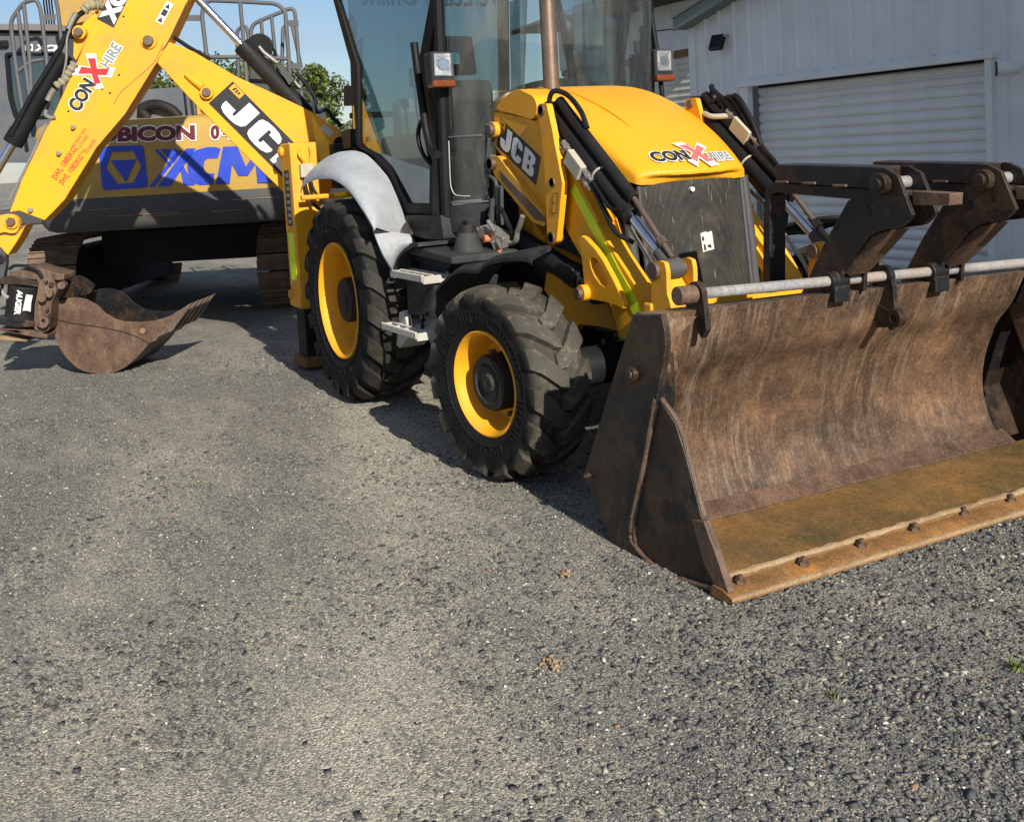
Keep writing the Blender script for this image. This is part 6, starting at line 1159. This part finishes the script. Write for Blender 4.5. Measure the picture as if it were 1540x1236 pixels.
# hand rails
def rail(name, paths, r=.021):
    m = MB()
    for pth in paths: m.tube(pth, r, 10)
    return m.build(name, 'rail_grey', EX, smooth=40)
def e3(w_, pts): return [E(u, w_, z) for u, z in pts]
def bend(pts): return rnd_open(pts, .10)
def rnd_open(pts, r, n=5):
    V = [Vector(q) for q in pts]; out = [tuple(V[0])]
    for i in range(1, len(V) - 1):
        a, b, c_ = V[i - 1], V[i], V[i + 1]; u, w_ = a - b, c_ - b; rr = min(r, u.length * .45, w_.length * .45); p0, p1 = b + u.normalized() * rr, b + w_.normalized() * rr
        out += [tuple((1 - t) ** 2 * p0 + 2 * t * (1 - t) * b + t * t * p1) for t in [j / n for j in range(n + 1)]]
    return out + [tuple(V[-1])]
W_ = -.55
rail('hand_rail', [rnd_open(e3(W_, [(1.474,2.363),(1.475,2.65),(1.492,3.089),(1.434,3.211),(1.099,3.18),(.746,3.139),(.662,3.069),(.661,2.411)]), .10)])
rail('hand_rail_bar', [e3(W_, [(1.468,2.655),(1.065,2.634),(.657,2.591)]), e3(W_, [(1.101,3.175),(1.098,2.8),(1.096,2.245)])], .020)
W_ = -1.15
rail('hand_rail', [rnd_open(e3(W_, [(1.165,2.761),(1.149,3.023),(.677,3.184),(.673,2.147)]), .09)])
rail('hand_rail_bar', [e3(W_, [(1.038,3.05),(1.034,2.844)]), e3(W_, [(.926,3.09),(.916,2.646)])], .019)
W_ = -1.7
rail('hand_rail', [rnd_open(e3(W_, [(1.457,2.425),(1.429,3.045),(1.324,3.09),(1.3,2.859)]), .07), rnd_open(e3(W_, [(.989,2.398),(.923,3.048),(.825,3.084),(.755,2.596)]), .07)])
for pts in ([(.659,2.971),(.539,2.964),(.543,2.907),(.664,2.911)], [(.659,2.551),(.537,2.544),(.541,2.49),(.661,2.496)], [(1.679,3.082),(1.496,3.071),(1.501,3.013),(1.684,3.023)]):
    m = MB(); m.slab(e3(-.545, pts), EN * -.012); m.build('rail_bracket', 'rail_grey', EX)
c = [(1.031,2.77)][0]; m = MB(); m.cyl(E(c[0], -1.0, c[1]), E(c[0], -.94, c[1]), .135, .135, 28); m.build('round_mirror', 'black_paint', EX, smooth=40, bevel=.01)
m = MB(); m.slab(e3(-.9, [(1.149,2.62),(1.09,2.617),(.95,2.352),(.958,2.253),(1.177,2.266)]), EN * -.5); m.build('air_cleaner', 'dark_grey', EX, bevel=.03)
W_ = -.9
rail('hand_rail', [rnd_open(e3(W_, [(3.505,2.169),(3.533,2.65),(3.549,3.175),(3.39,3.354),(3.264,3.371),(3.231,3.287),(3.223,3.156),(3.211,2.614)]), .08)])
rail('hand_rail_bar', [e3(W_, [(3.462,3.26),(3.422,2.329)]), e3(W_, [(3.395,3.342),(3.388,2.773),(3.406,2.329)]), rnd_open(e3(W_, [(3.533,2.65),(3.373,2.752),(3.239,2.764)]), .05), e3(W_, [(3.065,3.375),(3.051,3.261),(3.043,2.9)])], .020)
m = MB(); m.slab(e3(-.89, [(3.238,3.206),(3.08,3.21),(3.086,3.148),(3.241,3.149)]), EN * -.012); m.build('rail_bracket', 'rail_grey', EX)
# the stick of the raised boom shows as a brown shape behind the rails
m = MB(); m.slab(e3(-2.6, [(3.735,3.697),(3.325,3.711),(3.28,3.372),(3.531,3.33),(3.714,3.209),(3.731,3.435)]), EN * -.4); m.build('excavator_boom', 'old_yellow', EX, bevel=.02)
m = MB()
for k in range(4): m.tube(e3(-2.3, [(u, z) for u, z in (([(3.762,3.621),(3.752,3.291)][0]), ([(3.762,3.621),(3.752,3.291)][1]))]) if k == 0 else [v + EU * (-.03 * k) for v in e3(-2.3, [(3.762,3.621),(3.752,3.291)])], .010, 6)
m.build('boom_hoses', 'hose', EX)
# operator cab
CW = -1.45
fr = [(4.024,3.085),(3.227,3.039),(3.31,2.155),(3.835,2.168),(4.172,1.593)]
m = MB(); m.slab(e3(CW, [(4.023,3.102),(3.217,3.056),(3.315,1.719),(3.527,1.714),(4.157,1.75)]), EN * -1.3, [e3(CW, rnd([(3.884,2.917),(3.277,2.879),(3.325,2.182),(3.84,2.203),(3.886,2.448)], .05))]); ec = m.build('operator_cab', 'cab_grey', EX, bevel=.02)
m = MB(); m.slab(e3(CW + .004, rnd([(3.884,2.917),(3.268,2.878),(3.316,2.181),(3.845,2.2),(3.891,2.449)], .05)), EN * .012, [e3(CW + .004, rnd([(3.859,2.887),(3.297,2.851),(3.339,2.212),(3.819,2.233),(3.86,2.447)], .05))]); m.build('window_seal', 'cab_black', ec, bevel=.004)
m = MB(); m.slab(e3(CW - .03, [(3.881,2.914),(3.277,2.875),(3.321,2.178),(3.845,2.2),(3.895,2.449)]), EN * .006); m.build('cab_window', 'glass_tint', ec)
m = MB(); m.slab(e3(CW - .02, [(4.014,3.188),(3.203,3.106),(3.209,3.05),(4.023,3.097)]), EN * -1.35); m.build('roof_gap', 'dark_void', ec)
m = MB(); m.slab(e3(CW + .03, [(4.01,3.227),(3.56,3.204),(3.198,3.166),(3.204,3.101),(4.017,3.162)]), EN * -1.45); m.build('cab_roof', 'rust_roof', ec, bevel=.02)
tq = e3(CW, [(3.56,2.985),(3.234,2.962),(3.244,2.891),(3.561,2.916)])
text('cab_lettering', 'XCM', [Vector(q) for q in tq], 'white_decal', ec, .004, bold=.05, shear=.25)
decal('cab_badge', [[rnd([(0, 0), (1, 0), (1, 1), (0, 1)], .1), hexa]], e3(CW, [(3.658,2.995),(3.572,2.989),(3.575,2.917),(3.657,2.923)]), 'white_decal', ec, .004)
m = MB(); q = [(3.875,3.008)][0]; m.box(E(q[0], CW + .03, q[1]), (.05, .10, .07), Matrix.Rotation(-.49, 3, 'Z')); m.build('cab_lamp', 'black_paint', ec, bevel=.01)
m = MB(); m.box(E(3.5, -2.3, 2.1), (.5, .5, .9)); m.build('cab_seat', 'interior', ec, bevel=.06)
m = MB(); m.slab([E(3.2, -2.72, 1.24), E(3.95, -2.72, 1.24), E(3.95, -2.72, 1.9), E(3.2, -2.72, 1.9)], EN * .02); m.build('cab_front_panel', 'cab_grey', ec)
# undercarriage: centre frame and two tracks with single shoes
m = MB(); m.slab([E(1.35, -1.9, .52), E(3.2, -1.9, .52), E(3.2, -4.0, .52), E(1.35, -4.0, .52)], (0, 0, .38)); m.cyl(E(2.25, -2.6, .8), E(2.25, -2.6, 1.10), .6, .6, 30); m.build('centre_frame', 'shade_black', EX, bevel=.02)
sh = MB(); hw_ = .27
sh.add([(-hw_, -.085, 0), (hw_, -.085, 0), (hw_, .085, 0), (-hw_, .085, 0), (-hw_, -.085, .02), (hw_, -.085, .02), (hw_, .085, .02), (-hw_, .085, .02)], [(0, 3, 2, 1), (4, 5, 6, 7), (0, 1, 5, 4), (1, 2, 6, 5), (2, 3, 7, 6), (3, 0, 4, 7)])
for yy in (-.07, 0, .07): sh.box((0, yy, .032), (hw_ * 2, .014, .024))
sme = None
for uc in (1.03, 3.52):
    R0, wa, wb = .42, -1.66, -4.6; top_z, L_ = .84 + .02, abs(wb - wa)
    m = MB(); m.slab([E(uc - .18, wa - .0, .14), E(uc - .18, wb, .14), E(uc - .18, wb, .74), E(uc - .18, wa, .74)], EU * .36)
    for w_ in (wa, wb): m.cyl(E(uc - .16, w_, .43), E(uc + .16, w_, .43), .37, .37, 28)
    tr_ = m.build('track_frame', 'shade_black', EX, smooth=40, bevel=.01); tr_['label'] = 'track frame with wheels'
    per = 2 * L_ + 2 * PI * R0; n = round(per / .185)
    for k in range(n):
        d = per * k / n
        if d < PI * R0: a = -PI / 2 + d / R0; w_, z, t = wa + R0 * math.cos(a), .43 + R0 * math.sin(a), a
        elif d < PI * R0 + L_: w_, z, t = wa - (d - PI * R0), .43 + R0, PI / 2
        elif d < 2 * PI * R0 + L_: a = PI / 2 + (d - PI * R0 - L_) / R0; w_, z, t = wb + R0 * math.cos(a), .43 + R0 * math.sin(a), a
        else: w_, z, t = wb + (d - 2 * PI * R0 - L_), .43 - R0, -PI / 2
        nrm = EN * math.cos(t) + Vector((0, 0, math.sin(t))); tan = nrm.cross(EU); M3 = Matrix((EU, tan, nrm)).transposed()
        if sme is None: o = sh.build('track_shoe', 'track_steel', tr_); sme = o.data
        else: o = obj('track_shoe', sme, None, tr_)
        o.matrix_parent_inverse = Matrix.Identity(4); o.location = Vector(E(uc, w_, z)); o.rotation_euler = M3.to_euler()

for o in bpy.data.objects:
    if '_base' in o: del o['_base']
